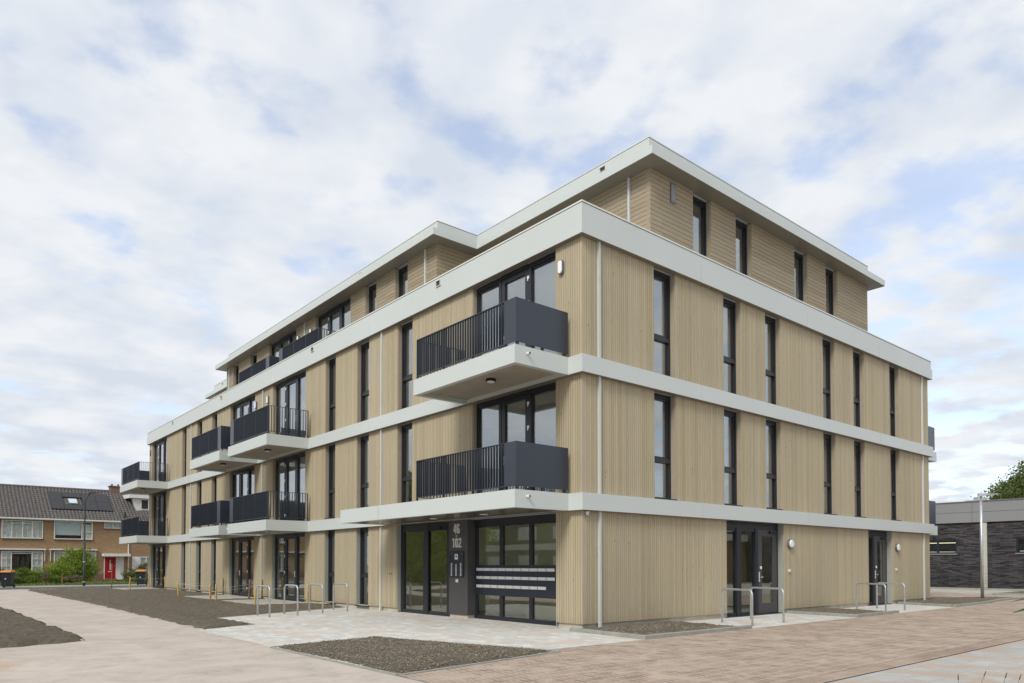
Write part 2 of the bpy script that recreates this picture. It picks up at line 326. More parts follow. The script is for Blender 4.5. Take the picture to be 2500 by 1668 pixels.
# ------------------------------------------------------------------ mesh helpers
class MB:
    def __init__(s): s.v = []; s.f = []
    def box(s, x0, x1, y0, y1, z0, z1):
        if x1 < x0: x0, x1 = x1, x0
        if y1 < y0: y0, y1 = y1, y0
        if z1 < z0: z0, z1 = z1, z0
        b = len(s.v)
        s.v += [(x0, y0, z0), (x1, y0, z0), (x1, y1, z0), (x0, y1, z0), (x0, y0, z1), (x1, y0, z1), (x1, y1, z1), (x0, y1, z1)]
        s.f += [tuple(b+i for i in q) for q in ((0, 3, 2, 1), (4, 5, 6, 7), (0, 1, 5, 4), (1, 2, 6, 5), (2, 3, 7, 6), (3, 0, 4, 7))]
        return s
    def hexa(s, pts):
        b = len(s.v); s.v += [tuple(p) for p in pts]
        s.f += [tuple(b+i for i in q) for q in ((0, 3, 2, 1), (4, 5, 6, 7), (0, 1, 5, 4), (1, 2, 6, 5), (2, 3, 7, 6), (3, 0, 4, 7))]
        return s
    def poly(s, pts, z0, z1):
        b = len(s.v); n = len(pts)
        s.v += [(p[0], p[1], z0) for p in pts] + [(p[0], p[1], z1) for p in pts]
        s.f += [tuple(b+n+i for i in range(n)), tuple(b+n-1-i for i in range(n))]
        s.f += [(b+i, b+(i+1) % n, b+n+(i+1) % n, b+n+i) for i in range(n)]
        return s
    def prism(s, pts, axis, a0, a1):
        """polygon pts in the plane normal to axis, extruded a0..a1 (axis 0: pts are (y,z); axis 1: (x,z))"""
        b = len(s.v); n = len(pts)
        for a in (a0, a1):
            for p in pts: s.v.append((a, p[0], p[1]) if axis == 0 else (p[0], a, p[1]))
        s.f += [tuple(b+n+i for i in range(n)), tuple(b+n-1-i for i in range(n))]
        s.f += [(b+i, b+(i+1) % n, b+n+(i+1) % n, b+n+i) for i in range(n)]
        return s
    def tube(s, pts, r, n=10, r1=None, caps=True):
        P = [Vector(p) for p in pts]; rings = []
        prev = None
        for i, p in enumerate(P):
            d = (P[min(i+1, len(P)-1)] - P[max(i-1, 0)]).normalized()
            if prev is None:
                a = d.cross(Vector((0, 0, 1)));
                if a.length < 1e-3: a = d.cross(Vector((0, 1, 0)))
                a.normalize()
            else: a = (prev - d*prev.dot(d)).normalized()
            prev = a; bb = d.cross(a)
            rr = r if r1 is None else r + (r1-r)*i/(len(P)-1)
            b = len(s.v); rings.append(b)
            for k in range(n):
                t = 2*math.pi*k/n
                s.v.append(tuple(p + a*(math.cos(t)*rr) + bb*(math.sin(t)*rr)))
        for i in range(len(P)-1):
            for k in range(n):
                k2 = (k+1) % n
                s.f.append((rings[i]+k, rings[i]+k2, rings[i+1]+k2, rings[i+1]+k))
        if caps:
            s.f.append(tuple(rings[0]+n-1-k for k in range(n))); s.f.append(tuple(rings[-1]+k for k in range(n)))
        return s
    def rbox(s, a, b, wd, h):
        """bar from a to b, wd wide and h high"""
        a = Vector(a); b = Vector(b); d = (b-a).normalized(); sd_ = d.cross(Vector((0, 0, 1))).normalized()*wd/2; u = Vector((0, 0, h))
        s.hexa([a-sd_, a+sd_, b+sd_, b-sd_, a-sd_+u, a+sd_+u, b+sd_+u, b-sd_+u]); return s
    def build(s, name, mat, parent=None, smooth=False, bevel=0.0):
        me = bpy.data.meshes.new(name); me.from_pydata(s.v, [], s.f); me.update()
        me.materials.append(mat)
        if smooth:
            me.polygons.foreach_set('use_smooth', [True]*len(me.polygons))
        o = bpy.data.objects.new(name, me); C.objects.link(o)
        if parent is not None: o.parent = parent
        if bevel > 0:
            md = o.modifiers.new('bevel', 'BEVEL'); md.width = bevel; md.segments = 2; md.limit_method = 'ANGLE'
        return o

def tag(o, label=None, cat=None, group=None, kind=None):
    if label: o['label'] = label
    if cat: o['category'] = cat
    if group: o['group'] = group
    if kind: o['kind'] = kind
    return o
def empty(name, loc, label, cat, group=None, rz=0.0):
    o = bpy.data.objects.new(name, None); C.objects.link(o); o.location = loc; o.rotation_euler = (0, 0, rz); o.empty_display_size = 0.3
    return tag(o, label, cat, group)
def copy_tree(o, parent=None):
    c = o.copy(); C.objects.link(c)
    c.parent = parent
    for ch in [x for x in bpy.data.objects if x.parent == o]:
        copy_tree(ch, c)
    return c
def text_mesh(txt, name, mat, parent, loc, size, xs=0.62, thick=0.012, spacing=1.0, offset=0.01):
    cu = bpy.data.curves.new('t', 'FONT'); cu.body = txt; cu.size = size; cu.extrude = thick/2; cu.align_x = 'CENTER'; cu.align_y = 'BOTTOM_BASELINE'
    cu.offset = offset; cu.space_character = spacing
    to = bpy.data.objects.new('t', cu); C.objects.link(to)
    dg = bpy.context.evaluated_depsgraph_get(); dg.update()
    me = bpy.data.meshes.new_from_object(to.evaluated_get(dg)); me.name = name
    bpy.data.objects.remove(to)
    # text x runs towards -Y, text y runs up, text z faces -X
    mt = Matrix(((0, 0, -1, 0), (-1, 0, 0, 0), (0, 1, 0, 0), (0, 0, 0, 1))) @ Matrix.Diagonal((xs, 1, 1, 1))
    me.transform(mt); me.transform(Matrix.Translation(loc))
    me.materials.clear(); me.materials.append(mat)
    o = bpy.data.objects.new(name, me); C.objects.link(o); o.parent = parent
    return o

# facade helper: side 'L' faces -X (u = y), side 'R' faces -Y (u = x); d = depth inwards from plane p
def fb(mb, side, p, u0, u1, d0, d1, z0, z1):
    if side == 'L': mb.box(p+d0, p+d1, u0, u1, z0, z1)
    else: mb.box(u0, u1, p+d0, p+d1, z0, z1)

# ------------------------------------------------------------------ apartment building
W_, LL = 19.172, 36.311
ZB = [(2.594, 2.968), (5.583, 5.968), (8.607, 8.99)]      # floor bands
P_ = 0.13
apt = empty('apartment_building', (0, 0, 0), 'four storey apartment block clad in pale timber with light grey bands and dark balconies', 'building')

for z0, z1 in ZB[:2]:
    m = MB(); m.box(-P_, W_+P_, -P_, LL+P_, z0, z1); m.build('floor_band', M['band'], apt)
m = None
for z0, z1 in ZB:
    MB().box(-P_+0.006, 0.072, -P_+0.006, LL+P_-0.006, z0-0.006, z0-0.0005).build('shaded_band_soffit', M['soffit'], apt)  # thin dark strips paint the shade under the bands
    MB().box(0.073, W_+P_-0.006, -P_+0.006, 0.072, z0-0.006, z0-0.0005).build('shaded_band_soffit', M['soffit'], apt)
# panel joints on the bands
for z0, z1 in ZB:
    for y in (9.2, 13.9, 18.25, 23.0, 27.9): MB().box(-P_-0.0015, -P_+0.01, y-0.003, y+0.003, z0+0.002, z1-0.002).build('panel_joint', M['joint'], apt)
    for x in (4.2, 9.6, 14.6): MB().box(x-0.003, x+0.003, -P_-0.0015, -P_+0.01, z0+0.002, z1-0.002).build('panel_joint', M['joint'], apt)

# parapet over the third storey
m = MB(); m.box(-P_, W_+P_, -P_, LL+P_, 8.607, 8.99)
t = 0.36
m.box(-P_, -P_+t, -P_, LL, 8.99, 9.262); m.box(W_-t, W_, -P_, LL, 8.99, 9.262)
m.box(-P_+t, W_-t, -P_, -P_+t, 8.99, 9.262); m.box(-P_+t, W_-t, LL-t, LL, 8.99, 9.262)
m.build('parapet', M['band'], apt)
m = MB(); e = 0.008
m.box(-P_-e+0.012, -P_+t, -P_-e+0.012, LL, 9.262, 9.276); m.box(W_-t, W_-0.004, -P_+0.004, LL, 9.262, 9.276)
m.box(-P_+t, W_-t, -P_-e+0.012, -P_+t, 9.262, 9.276); m.box(-P_+t, W_-t, LL-t, LL-0.004, 9.262, 9.276)
m.build('parapet_joint', M['darkgap'], apt)
m = MB(); e = 0.012
m.box(-P_-e, -P_+t, -P_-e, LL+e, 9.276, 9.31); m.box(W_-t, W_+e, -P_-e, LL+e, 9.276, 9.31)
m.box(-P_+t, W_-t, -P_-e, -P_+t, 9.276, 9.31); m.box(-P_+t, W_-t, LL-t, LL+e, 9.276, 9.31)
m.build('parapet_cap', M['bandcap'], apt)

# openings per storey: L facade (u = y)
DOORS = {'A': (0.83, 3.96), 'B': (14.17, 17.26), 'C': (19.21, 22.23), 'D': (32.58, 35.71)}
WL = [(6.87, 7.70), (9.44, 10.24), (11.76, 12.55), (24.02, 24.76), (26.29, 27.08), (28.88, 29.63)]
WR = [(2.46, 3.29), (5.36, 6.18), (7.43, 8.25), (10.78, 11.59), (12.87, 13.67), (15.70, 16.50)]
storeys = [(0.12, 2.594), (2.968, 5.583), (5.968, 8.607)]
def segs(length, openings, start=0.0):
    o = sorted(openings); r = []; a = start
    for b, c in o:
        if b > a: r.append((a, b))
        a = c
    if a < length: r.append((a, length))
    return r
CORN = (0.0, 0.024, 3.247, 0.749, 1.54, 1.564, 7.90); ENDS = (W_, LL, 15.667, 34.5, 27.37, 7.899, 3.263)
def near(v, L_): return any(abs(v-q) < 0.002 for q in L_)
def lining(side, p, a, b, d1, z0, z1):
    a = a+0.14 if near(a, CORN) else a; b = b-0.14 if near(b, ENDS) else b
    if b-a < 0.02: return
    li = MB(); fb(li, side, p, a, b, 0.1305, d1, z0, z1); li.build('wall_lining', M['inner'], apt)
def clad_v(side, p, s, z0, z1, mat, name='timber_cladding', pitch=0.072, gap=0.011):
    for a, b in s:
        m = MB()
        fb(m, side, p, a+0.004, b-0.004, 0.024, 0.130, z0, z1)
        lining(side, p, a, b, 0.30, z0, z1)
        k = math.floor(a/pitch)
        while k*pitch < b:
            u0 = max(a, k*pitch+gap/2); u1 = min(b, (k+1)*pitch-gap/2)
            if u1-u0 > 0.006: fb(m, side, p, u0, u1, 0.0, 0.0239, z0, z1)
            k += 1
        m.build(name, mat, apt)
def clad_h(side, p, s, z0, z1, mat, name='timber_cladding', pitch=0.121, gap=0.011):
    for a, b in s:
        m = MB()
        fb(m, side, p, a+0.004, b-0.004, 0.024, 0.130, z0, z1)
        lining(side, p, a, b, 0.28, z0, z1)
        k = math.floor(z0/pitch)
        while k*pitch < z1:
            v0 = max(z0, k*pitch+gap/2); v1 = min(z1, (k+1)*pitch-gap/2)
            if v1-v0 > 0.006: fb(m, side, p, a, b, 0.0, 0.0239, v0, v1)
            k += 1
        m.build(name, mat, apt)

opL = [[(0.83, 7.70)] + WL[1:] + [DOORS['B'], DOORS['C'], DOORS['D']],
       WL + list(DOORS.values()), WL + list(DOORS.values())]
opR = [[(5.44, 8.35), (13.86, 15.75)], WR, WR]
for i, (z0, z1) in enumerate(storeys):
    if i == 0:
        clad_v('L', 0, segs(LL, opL[0]), z0, z1-0.007, M['clad'])
    else:
        clad_v('L', 0, segs(LL, opL[i]), z0+0.012, z1-0.007, M['clad'])
    clad_v('R', 0, segs(W_, opR[i], 0.30), z0 + (0.012 if i else 0), z1-0.007, M['clad'])
    # corner boards of the near corner on the R side
    clad_v('R', 0, [(0.024, 0.30)], z0 + (0.012 if i else 0), z1-0.007, M['clad'], 'corner_cladding')
    # thin shadow gap above the band
    if i:
        m = MB(); m.box(0.02, W_-0.02, 0.02, 0.2, z0, z0+0.012)
        m.build('drip_gap', M['darkgap'], apt)
# hidden rear and end walls
m = MB()
for z0, z1 in storeys:
    zz = 0 if z0 < 1 else z0
    m.box(W_-0.3, W_, 0.31, LL, zz, z1); m.box(0.31, W_-0.31, LL-0.3, LL, zz, z1)
m.build('rear_wall', M['clad'], apt)
# plinth
for a, b in segs(LL-0.06, [(0.80, 7.72), (14.17, 17.26), (19.21, 22.23), (32.58, 35.71)], 0.05): MB().box(0.05, 0.3, a, b, -0.3, 0.118).build('plinth', M['plinth'], apt)
for a, b in segs(W_-0.06, [(5.44, 8.35), (13.86, 15.75)], 0.30): MB().box(a, b, 0.05, 0.3, -0.3, 0.118).build('plinth', M['plinth'], apt)
# ground floor slab
MB().box(0.31, W_-0.31, 0.31, LL-0.31, -0.2, 0.015).build('ground_slab', M['screed'], apt)
m = MB()
for z0, z1 in storeys:
    zz = 0.015 if z0 < 1 else z0
    zz += 0.0005; z1_ = z1-0.001
    m.box(4.6, 4.7, 4.75, LL-0.32, zz, z1_)
    m.box(4.85, W_-0.32, 4.6, 4.7, zz, z1_)
    for y in ((8.6,) if z0 < 1 else (6.25, 8.6)): m.box(0.32, 4.59, y-0.05, y+0.05, zz, z1_)
    for y in ( 11.05, 13.6, 18.25, 23.1, 25.5, 27.95, 31.4): m.box(0.32, 4.59, y-0.05, y+0.05, zz, z1_)
    for x in (4.75, 9.3, 12.2, 14.8): m.box(x-0.05, x+0.05, 0.32, 4.59, zz, z1_)
m.build('partition_wall', M['inner'], apt)

# --- slim windows
def slim_window(side, p, u0, u1, z0, z1, grey=False, transom=True, top=False):
    r = 0.16
    m = MB(); fw = 0.06
    fb(m, side, p, u0+0.02, u0+0.02+fw, r-0.02, r+0.09, z0, z1)
    fb(m, side, p, u1-0.02-fw, u1-0.02, r-0.02, r+0.09, z0, z1)
    fb(m, side, p, u0+0.02+fw, u1-0.02-fw, r-0.02, r+0.09, z1-0.10, z1)
    fb(m, side, p, u0+0.02+fw, u1-0.02-fw, r-0.02, r+0.09, z0, z0+0.07)
    zt = z0+0.92; ztt = zt+0.10
    secs = [(z0+0.07, z1-0.10)]
    if transom:
        fb(m, side, p, u0+0.02+fw, u1-0.02-fw, r-0.025, r+0.09, zt, ztt)
        secs = [(z0+0.07, zt), (ztt, z1-0.10)]
    # sash
    for a, b in secs[-1:]:
        sw = 0.05; q0 = u0+0.02+fw; q1 = u1-0.02-fw
        fb(m, side, p, q0, q0+sw, r+0.005, r+0.07, a, b); fb(m, side, p, q1-sw, q1, r+0.005, r+0.07, a, b)
        fb(m, side, p, q0+sw, q1-sw, r+0.005, r+0.07, a, a+sw); fb(m, side, p, q0+sw, q1-sw, r+0.005, r+0.07, b-sw, b)
    o = m.build('window', M['frame'], apt)
    for a, b in secs:
        g = MB(); fb(g, side, p, u0+0.075, u1-0.075, r+0.04, r+0.052, a-0.002, b+0.002); g.build('pane', M['glass'], o)
    rv = MB()
    fb(rv, side, p, u0+0.0005, u0+0.02, 0.019, r+0.02, z0+0.001, z1-0.001); fb(rv, side, p, u1-0.02, u1-0.0005, 0.019, r+0.02, z0+0.001, z1-0.001)
    rv.build('reveal', M['revgrey'] if grey else M['reveal'], o)
    s = MB(); fb(s, side, p, u0-0.0, u1+0.0, -0.035, r-0.022, z0-0.0 + 0.001, z0+0.028); s.build('sill', M['frame'], o)
    return o
for i, (z0, z1) in enumerate(storeys):
    for k, (a, b) in enumerate(WL):
        if i == 0 and k == 0: continue
        slim_window('L', 0, a, b, 0.07 if i == 0 else z0+0.014, z1, grey=(i == 0))
    if i:
        for a, b in WR: slim_window('R', 0, a, b, z0+0.014, z1)

# --- balcony / terrace door sets
def door_set(side, p, u0, u1, z0, z1, hinge=1, grey=False, handle=True):
    r = 0.14; W = u1-u0; j = 0.08; ml = 0.10; lf = 1.02
    sg = (W-0.04-2*j-2*ml-lf)/2
    m = MB(); zt = z1-0.15; zb = z0+0.09
    fb(m, side, p, u0+0.02, u0+0.02+j, r-0.02, r+0.10, z0, z1); fb(m, side, p, u1-0.02-j, u1-0.02, r-0.02, r+0.10, z0, z1)
    a0 = u0+0.02+j; a1 = a0+sg; b0 = a1+ml; b1 = b0+lf; c0 = b1+ml; c1 = c0+sg
    fb(m, side, p, a1, b0, r-0.04, r+0.10, z0, z1); fb(m, side, p, b1, c0, r-0.04, r+0.10, z0, z1)
    for q0, q1 in ((a0, a1), (c0, c1)):
        fb(m, side, p, q0, q1, r-0.01, r+0.10, z0, zb); fb(m, side, p, q0, q1, r-0.01, r+0.10, zt, z1)
        fb(m, side, p, q0, q1, r-0.045, r-0.012, zt+0.04, z1)
    fb(m, side, p, b0, b1, r-0.06, r+0.10, z1-0.09, z1)
    fb(m, side, p, b0, b1, r+0.0, r+0.10, z0, z0+0.03)
    o = m.build('balcony_door_set', M['frame'], apt)
    lm = MB(); q = 0.125; zl0 = z0+0.032; zl1 = z1-0.092
    fb(lm, side, p, b0+0.004, b0+q, r-0.03, r+0.045, zl0, zl1); fb(lm, side, p, b1-q, b1-0.004, r-0.03, r+0.045, zl0, zl1)
    fb(lm, side, p, b0+q, b1-q, r-0.03, r+0.045, zl0, zl0+0.16); fb(lm, side, p, b0+q, b1-q, r-0.03, r+0.045, zl1-0.11, zl1)
    lm.build('door_leaf', M['frame'], o)
    for q0, q1, zz0, zz1 in ((a0, a1, zb, zt), (c0, c1, zb, zt), (b0+q, b1-q, zl0+0.16, zl1-0.11)):
        g = MB(); fb(g, side, p, q0-0.002, q1+0.002, r+0.015, r+0.027, zz0-0.002, zz1+0.002); g.build('pane', M['glass'], o)
    hu = b1+0.0 if hinge < 0 else b0
    for zz in (z0+0.32, z0+1.05, z0+1.68, z1-0.36):
        h = MB(); fb(h, side, p, hu-0.035, hu+0.035, r-0.052, r-0.041, zz, zz+0.075)
        fb(h, side, p, hu-0.012, hu+0.012, r-0.062, r-0.052, zz-0.05, zz+0.05); h.build('hinge', M['metal'], o)
    if handle:
        hh = b0+0.075 if hinge < 0 else b1-0.075; dr = 1 if hinge < 0 else -1
        h = MB(); fb(h, side, p, hh-0.02, hh+0.02, r-0.042, r-0.031, z0+0.90, z0+1.13); fb(h, side, p, hh-0.01, hh+dr*0.13, r-0.085, r-0.065, z0+1.04, z0+1.06); fb(h, side, p, hh-0.01, hh+0.01, r-0.085, r-0.042, z0+1.04, z0+1.06)
        h.build('handle', M['metal'], o)
    rv = MB()
    fb(rv, side, p, u0+0.0005, u0+0.02, 0.019, r+0.1, z0+0.001, z1-0.001); rv.build('reveal', M['revgrey'] if grey else M['reveal'], o); rv = MB()
    fb(rv, side, p, u1-0.02, u1-0.0005, 0.019, r+0.1, z0+0.001, z1-0.001)
    rv.build('reveal', M['revgrey'] if grey else M['reveal'], o)
    # room-side curtain edges
    return o
HN = {'A': -1 * -1, 'B': 1, 'C': 1, 'D': 1}
for i, (z0, z1) in enumerate(storeys):
    for k, (a, b) in DOORS.items():
        if i == 0 and k == 'A': continue
        hg = {'A': 1, 'B': -1, 'C': 1, 'D': -1}[k]
        door_set('L', 0, a, b, 0.03 if i == 0 else z0+0.002, z1, hinge=hg, grey=(i == 0))

# --- balconies
def bars(m, x0, y0, x1, y1, z0, z1, sp=0.096):
    n = max(1, int(round(math.hypot(x1-x0, y1-y0)/sp)))
    for k in range(1, n):
        t = k/n; x = x0+(x1-x0)*t; y = y0+(y1-y0)*t
        if abs(y1-y0) > abs(x1-x0): m.box(x-0.026, x+0.026, y-0.005, y+0.005, z0, z1)
        else: m.box(x-0.005, x+0.005, y-0.026, y+0.026, z0, z1)
def railing(par, x0, x1, y0, y1, zf, solid, xf, strip=0.36, depth_x=None, far_bars=True, h0=0.085, h1=1.0):
    """front rail at x=x0 from y0 to y1, side rails back to x1. solid: 'near' (low y) or 'far'"""
    z0 = zf+h0; z1 = zf+h1
    ys0, ys1 = (y0+strip, y1) if solid == 'near' else (y0, y1-strip)
    m = MB()
    m.box(x0-0.030, x0+0.030, ys0, ys1, z1-0.014, z1); m.box(x0-0.030, x0+0.030, ys0, ys1, z0-0.004, z0+0.012)
    bars(m, x0, ys0, x0, ys1, z0+0.012, z1-0.012)
    npst = max(2, int((ys1-ys0)/1.6)+1)
    for k in range(npst+1):
        y = ys0+(ys1-ys0)*k/npst
        m.box(x0-0.028, x0+0.028, y-0.010, y+0.010, zf-0.02, z1-0.002)
    yo = y1 if solid == 'near' else y0
    m.box(x0+0.024, x1, yo-0.022, yo+0.022, z1-0.012, z1); m.box(x0+0.024, x1, yo-0.022, yo+0.022, z0, z0+0.012)
    bars(m, x0, yo, x1, yo, z0+0.012, z1-0.012)
    m.box(x1-0.03, x1, yo-0.012, yo+0.012, zf-0.02, z1)
    r_ = m.build('railing', M['rail'], par)
    s = MB(); ysol = y0 if solid == 'near' else y1; sg = 1 if solid == 'near' else -1
    # solid screen wraps the corner
    a, b = sorted((ysol-sg*0.012, ysol+sg*(strip-0.01)))
    s.box(x0-0.026, x0-0.014, a, b, z0-0.01, z1+0.004)
    s.box(x0-0.014, x1+0.02, ysol-0.012, ysol, z0-0.01, z1+0.004)
    s.build('privacy_panel', M['rail'], par)
    for x in (x0+0.02, (x0+x1)/2, x1-0.08):
        s = MB(); s.box(x, x+0.05, ysol+ (0.001 if sg > 0 else -0.06), ysol+(0.06 if sg > 0 else -0.013), zf-0.02, z1-0.02)
        s.build('post', M['rail'], par)
def balcony(y0, y1, band, solid, spout=True, x0=-1.67, canopy=None, mirror=False):
    z0, z1 = ZB[band]
    X = lambda v: v if not mirror else W_-v
    m = MB(); ya, yb = y0, (canopy if canopy else y1)
    t = 0.13
    def bb(a, b, *r): m.box(X(a), X(b), *r)
    bb(x0, x0+t, ya, yb, z0, z1); bb(x0+t, -P_-0.001, ya, ya+t, z0, z1); bb(x0+t, -P_-0.001, yb-t, yb, z0, z1)
    o = m.build('balcony', M['band'], apt)
    if canopy:
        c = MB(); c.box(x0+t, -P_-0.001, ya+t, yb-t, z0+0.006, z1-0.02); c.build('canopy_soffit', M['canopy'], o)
        c = MB()
        for y in (2.4, 4.9, 7.0): c.box(x0+t, -P_-0.001, y-0.004, y+0.004, z0+0.004, z0+0.02)
        c.build('soffit_joint', M['darkgap'], o)
        for (x, y) in ((-0.75, 2.51), (-0.75, 4.64), (-0.67, 7.12)):
            c = MB().tube([(x, y, z0+0.010), (x, y, z0-0.004)], 0.10, 20); c.build('downlight', M['opal'], o)
        c = MB().box(x0-0.0015, x0+0.01, 5.87, 5.876, z0+0.002, z1-0.002); c.build('panel_joint', M['darkgap'], o)
    else:
        c = MB(); c.box(X(x0+t), X(-P_-0.001), ya+t, yb-t, z0+0.10, z1-0.015); c.build('balcony_slab', M['concrete'], o)
        if not mirror:
            yc = (ya+yb)/2-0.25; c = MB().tube([(-0.96, yc, z0+0.10), (-0.96, yc, z0+0.035)], 0.115, 20); lo = c.build('ceiling_lamp', M['black'], o)
            MB().tube([(-0.96, yc, z0+0.035), (-0.96, yc, z0+0.018)], 0.095, 20, 0.08).build('diffuser', M['opal'], lo)
    if spout and not mirror:
        c = MB().tube([(-1.33, ya+0.02, z0+0.24), (-1.33, ya-0.09, z0+0.235)], 0.030, 12, caps=False); c.tube([(-1.33, ya-0.085, z0+0.235), (-1.33, ya+0.0, z0+0.235)], 0.024, 12, caps=True)
        c.build('drain_spout', M['white_plastic'], o, True)
        MB().tube([(-1.33, ya-0.0905, z0+0.235), (-1.33, ya-0.06, z0+0.235)], 0.019, 12).build('drain_bore', M['darkgap'], o)
    if not mirror:
        railing(o, x0+0.09, -0.12, y0+0.05, y1-0.05, z1, solid, 0)
    else:
        c = MB(); c.box(W_+0.02, W_+1.60, y0+0.04, y0+0.052, z1+0.075, z1+1.0); c.box(W_+1.60, W_+1.612, y0+0.04, y1-0.05, z1+0.075, z1+1.0)
        c.build('privacy_panel', M['rail'], o)
    return o
for band in (0, 1):
    balcony(0.30, 4.17, band, 'near', canopy=8.04 if band == 0 else None)
    balcony(13.62, 17.50, band, 'far', spout=False)
    balcony(18.52, 22.42, band, 'near')
    balcony(31.77, 35.90, band, 'far', spout=False)
    balcony(0.30, 4.17, band, 'near', mirror=True)

# --- entrance: sliding door, number column, mailbox screen
z1 = 2.594
m = MB(); p = 0.13
for a, b in ((5.06, 5.30), (6.24, 6.40), (7.53, 7.68)): m.box(p, p+0.1, a, b, 0.0, z1)
for a, b in ((5.30, 6.24), (6.40, 7.53)): m.box(p, p+0.1, a, b, 2.36, z1); m.box(p, p+0.1, a, b, 0.0, 0.10)
m.box(p-0.02, p-0.001, 6.20, 6.44, 0.0, z1)
ed = m.build('entrance_door', M['frame'], apt)
m = MB(); m.box(p-0.012, p-0.001, 5.30, 6.20, 2.36, 2.56); m.build('door_drive_cover', M['black'], ed)
MB().tube([(p-0.05, 5.60, 2.42), (p-0.012, 5.60, 2.42)], 0.05, 12).build('motion_sensor', M['black'], ed)
for a, b in ((5.30, 6.24), (6.40, 7.53)):
    MB().box(p+0.04, p+0.052, a-0.002, b+0.002, 0.098, 2.362).build('pane', M['glass2'], ed)
m = MB(); m.box(0.019, 0.24, 7.681, 7.699, 0.02, z1-0.001); m.build('reveal', M['revgrey'], ed)
col = MB().box(0.04, 0.31, 4.22, 5.055, 0.085, z1-0.001).build('entrance_column', M['column'], apt)
MB().box(0.07, 0.31, 4.26, 5.05, -0.1, 0.084).build('column_base', M['plinth'], col)
def octo(y0, y1, z0, z1, c): return [(y0+c, z0), (y1-c, z0), (y1, z0+c), (y1, z1-c), (y1-c, z1), (y0+c, z1), (y0, z1-c), (y0, z0+c)]
def digit(m, ch, yl, z, wd, h, s):
    """condensed bold digit on the column; yl is its left edge as seen from outside (larger y), it runs towards smaller y"""
    lift = [0]
    def P(pts):
        lift[0] += 1
        m.prism([(yl-a*wd, z+b*h) for a, b in pts], 0, 0.028-0.0005*lift[0], 0.0395-0.0001*lift[0])
    su = s/wd; sv = s/h*0.9
    def ring(u0, u1, v0, v1, keep=range(8)):
        o = octo(u0, u1, v0, v1, 0.22*(u1-u0)); n = octo(u0+su, u1-su, v0+sv, v1-sv, 0.12*(u1-u0))
        for k in keep: P([o[k], o[(k+1) % 8], n[(k+1) % 8], n[k]])
    if ch == '1': P([(0.42, 0), (0.42+su, 0), (0.42+su, 1), (0.50, 1), (0.12, 0.84), (0.12, 0.72), (0.42, 0.80)])
    if ch == '0': ring(0, 1, 0, 1)
    if ch == '4': P([(0.56, 0), (0.56+su, 0), (0.56+su, 1), (0.56, 1)]); P([(0.0, 0.22), (1.0, 0.22), (1.0, 0.22+sv), (0.0, 0.22+sv)]); P([(0.0, 0.22+sv), (su*0.9, 0.22+sv), (0.62, 1.0), (0.40, 1.0)])
    if ch == '6': ring(0, 1, 0, 0.60); P([(0, 0.3), (su, 0.3), (su, 0.82), (0, 0.82)]); ring(0, 1, 0.45, 1, (2, 3, 4, 5, 6) if False else (3, 4, 5))
    if ch == '2': ring(0, 1, 0.42, 1, (2, 3, 4, 5)); P([(0, 0), (1, 0), (1, sv), (0, sv)]); P([(0, sv), (su, sv), (1, 0.62), (1-su, 0.62)])
def number(txt, yc, z, wd, gap, h, s):
    m = MB(); tot = len(txt)*wd+(len(txt)-1)*gap; y = yc+tot/2
    for ch in txt: digit(m, ch, y, z, wd, h, s); y -= wd+gap
    m.build('house_number', M['number'], col)
number('46', 4.70, 2.235, 0.130, 0.022, 0.26, 0.048)
MB().box(0.028, 0.039, 4.66, 4.74, 2.16, 2.187).build('number_dash', M['number'], col)
number('102', 4.70, 1.865, 0.128, 0.020, 0.255, 0.047)
ip = MB(); ip.box(0.026, 0.039, 4.37, 5.0, 1.08, 1.77)
ic = ip.build('intercom_panel', M['mail'], col)
m = MB(); fr_ = 0.012
for a in (4.37, 5.0-fr_): m.box(0.016, 0.0255, a, a+fr_, 1.08, 1.77)
for a in (1.08, 1.77-fr_): m.box(0.016, 0.0255, 4.37+fr_, 5.0-fr_, a, a+fr_)
m.build('intercom_trim', M['black'], col)
MB().box(0.018, 0.0255, 4.63, 4.77, 1.545, 1.69).build('camera_plate', M['metal'], col)
MB().tube([(0.012, 4.70, 1.625), (0.018, 4.70, 1.625)], 0.025, 12).build('camera_lens', M['black'], col)
bm = None
for cidx, (y, n, zt) in enumerate(((4.92, 11, 1.44), (4.71, 10, 1.41), (4.50, 11, 1.44))):
    for k in range(n):
        z = zt - k*0.032
        if bm is None: bm = MB().box(-0.008, 0.0, -0.028, 0.028, -0.009, 0.009).build('call_button', M['metal'], col)
        o = bm if (cidx == 0 and k == 0) else bm.copy()
        if o is not bm: C.objects.link(o); o.parent = col
        o.location = (0.0255, y, z)
for y in (4.44, 4.93): MB().tube([(0.018, y, 1.70), (0.0255, y, 1.70)], 0.008, 8).build('screw', M['metal'], col)
ck = MB().box(0.026, 0.039, 4.64, 4.735, 0.94, 1.02).build('card_reader', M['white_plastic'], col)
MB().box(0.022, 0.0258, 4.675, 4.70, 0.965, 0.995).build('reader_mark', M['joint'], col)

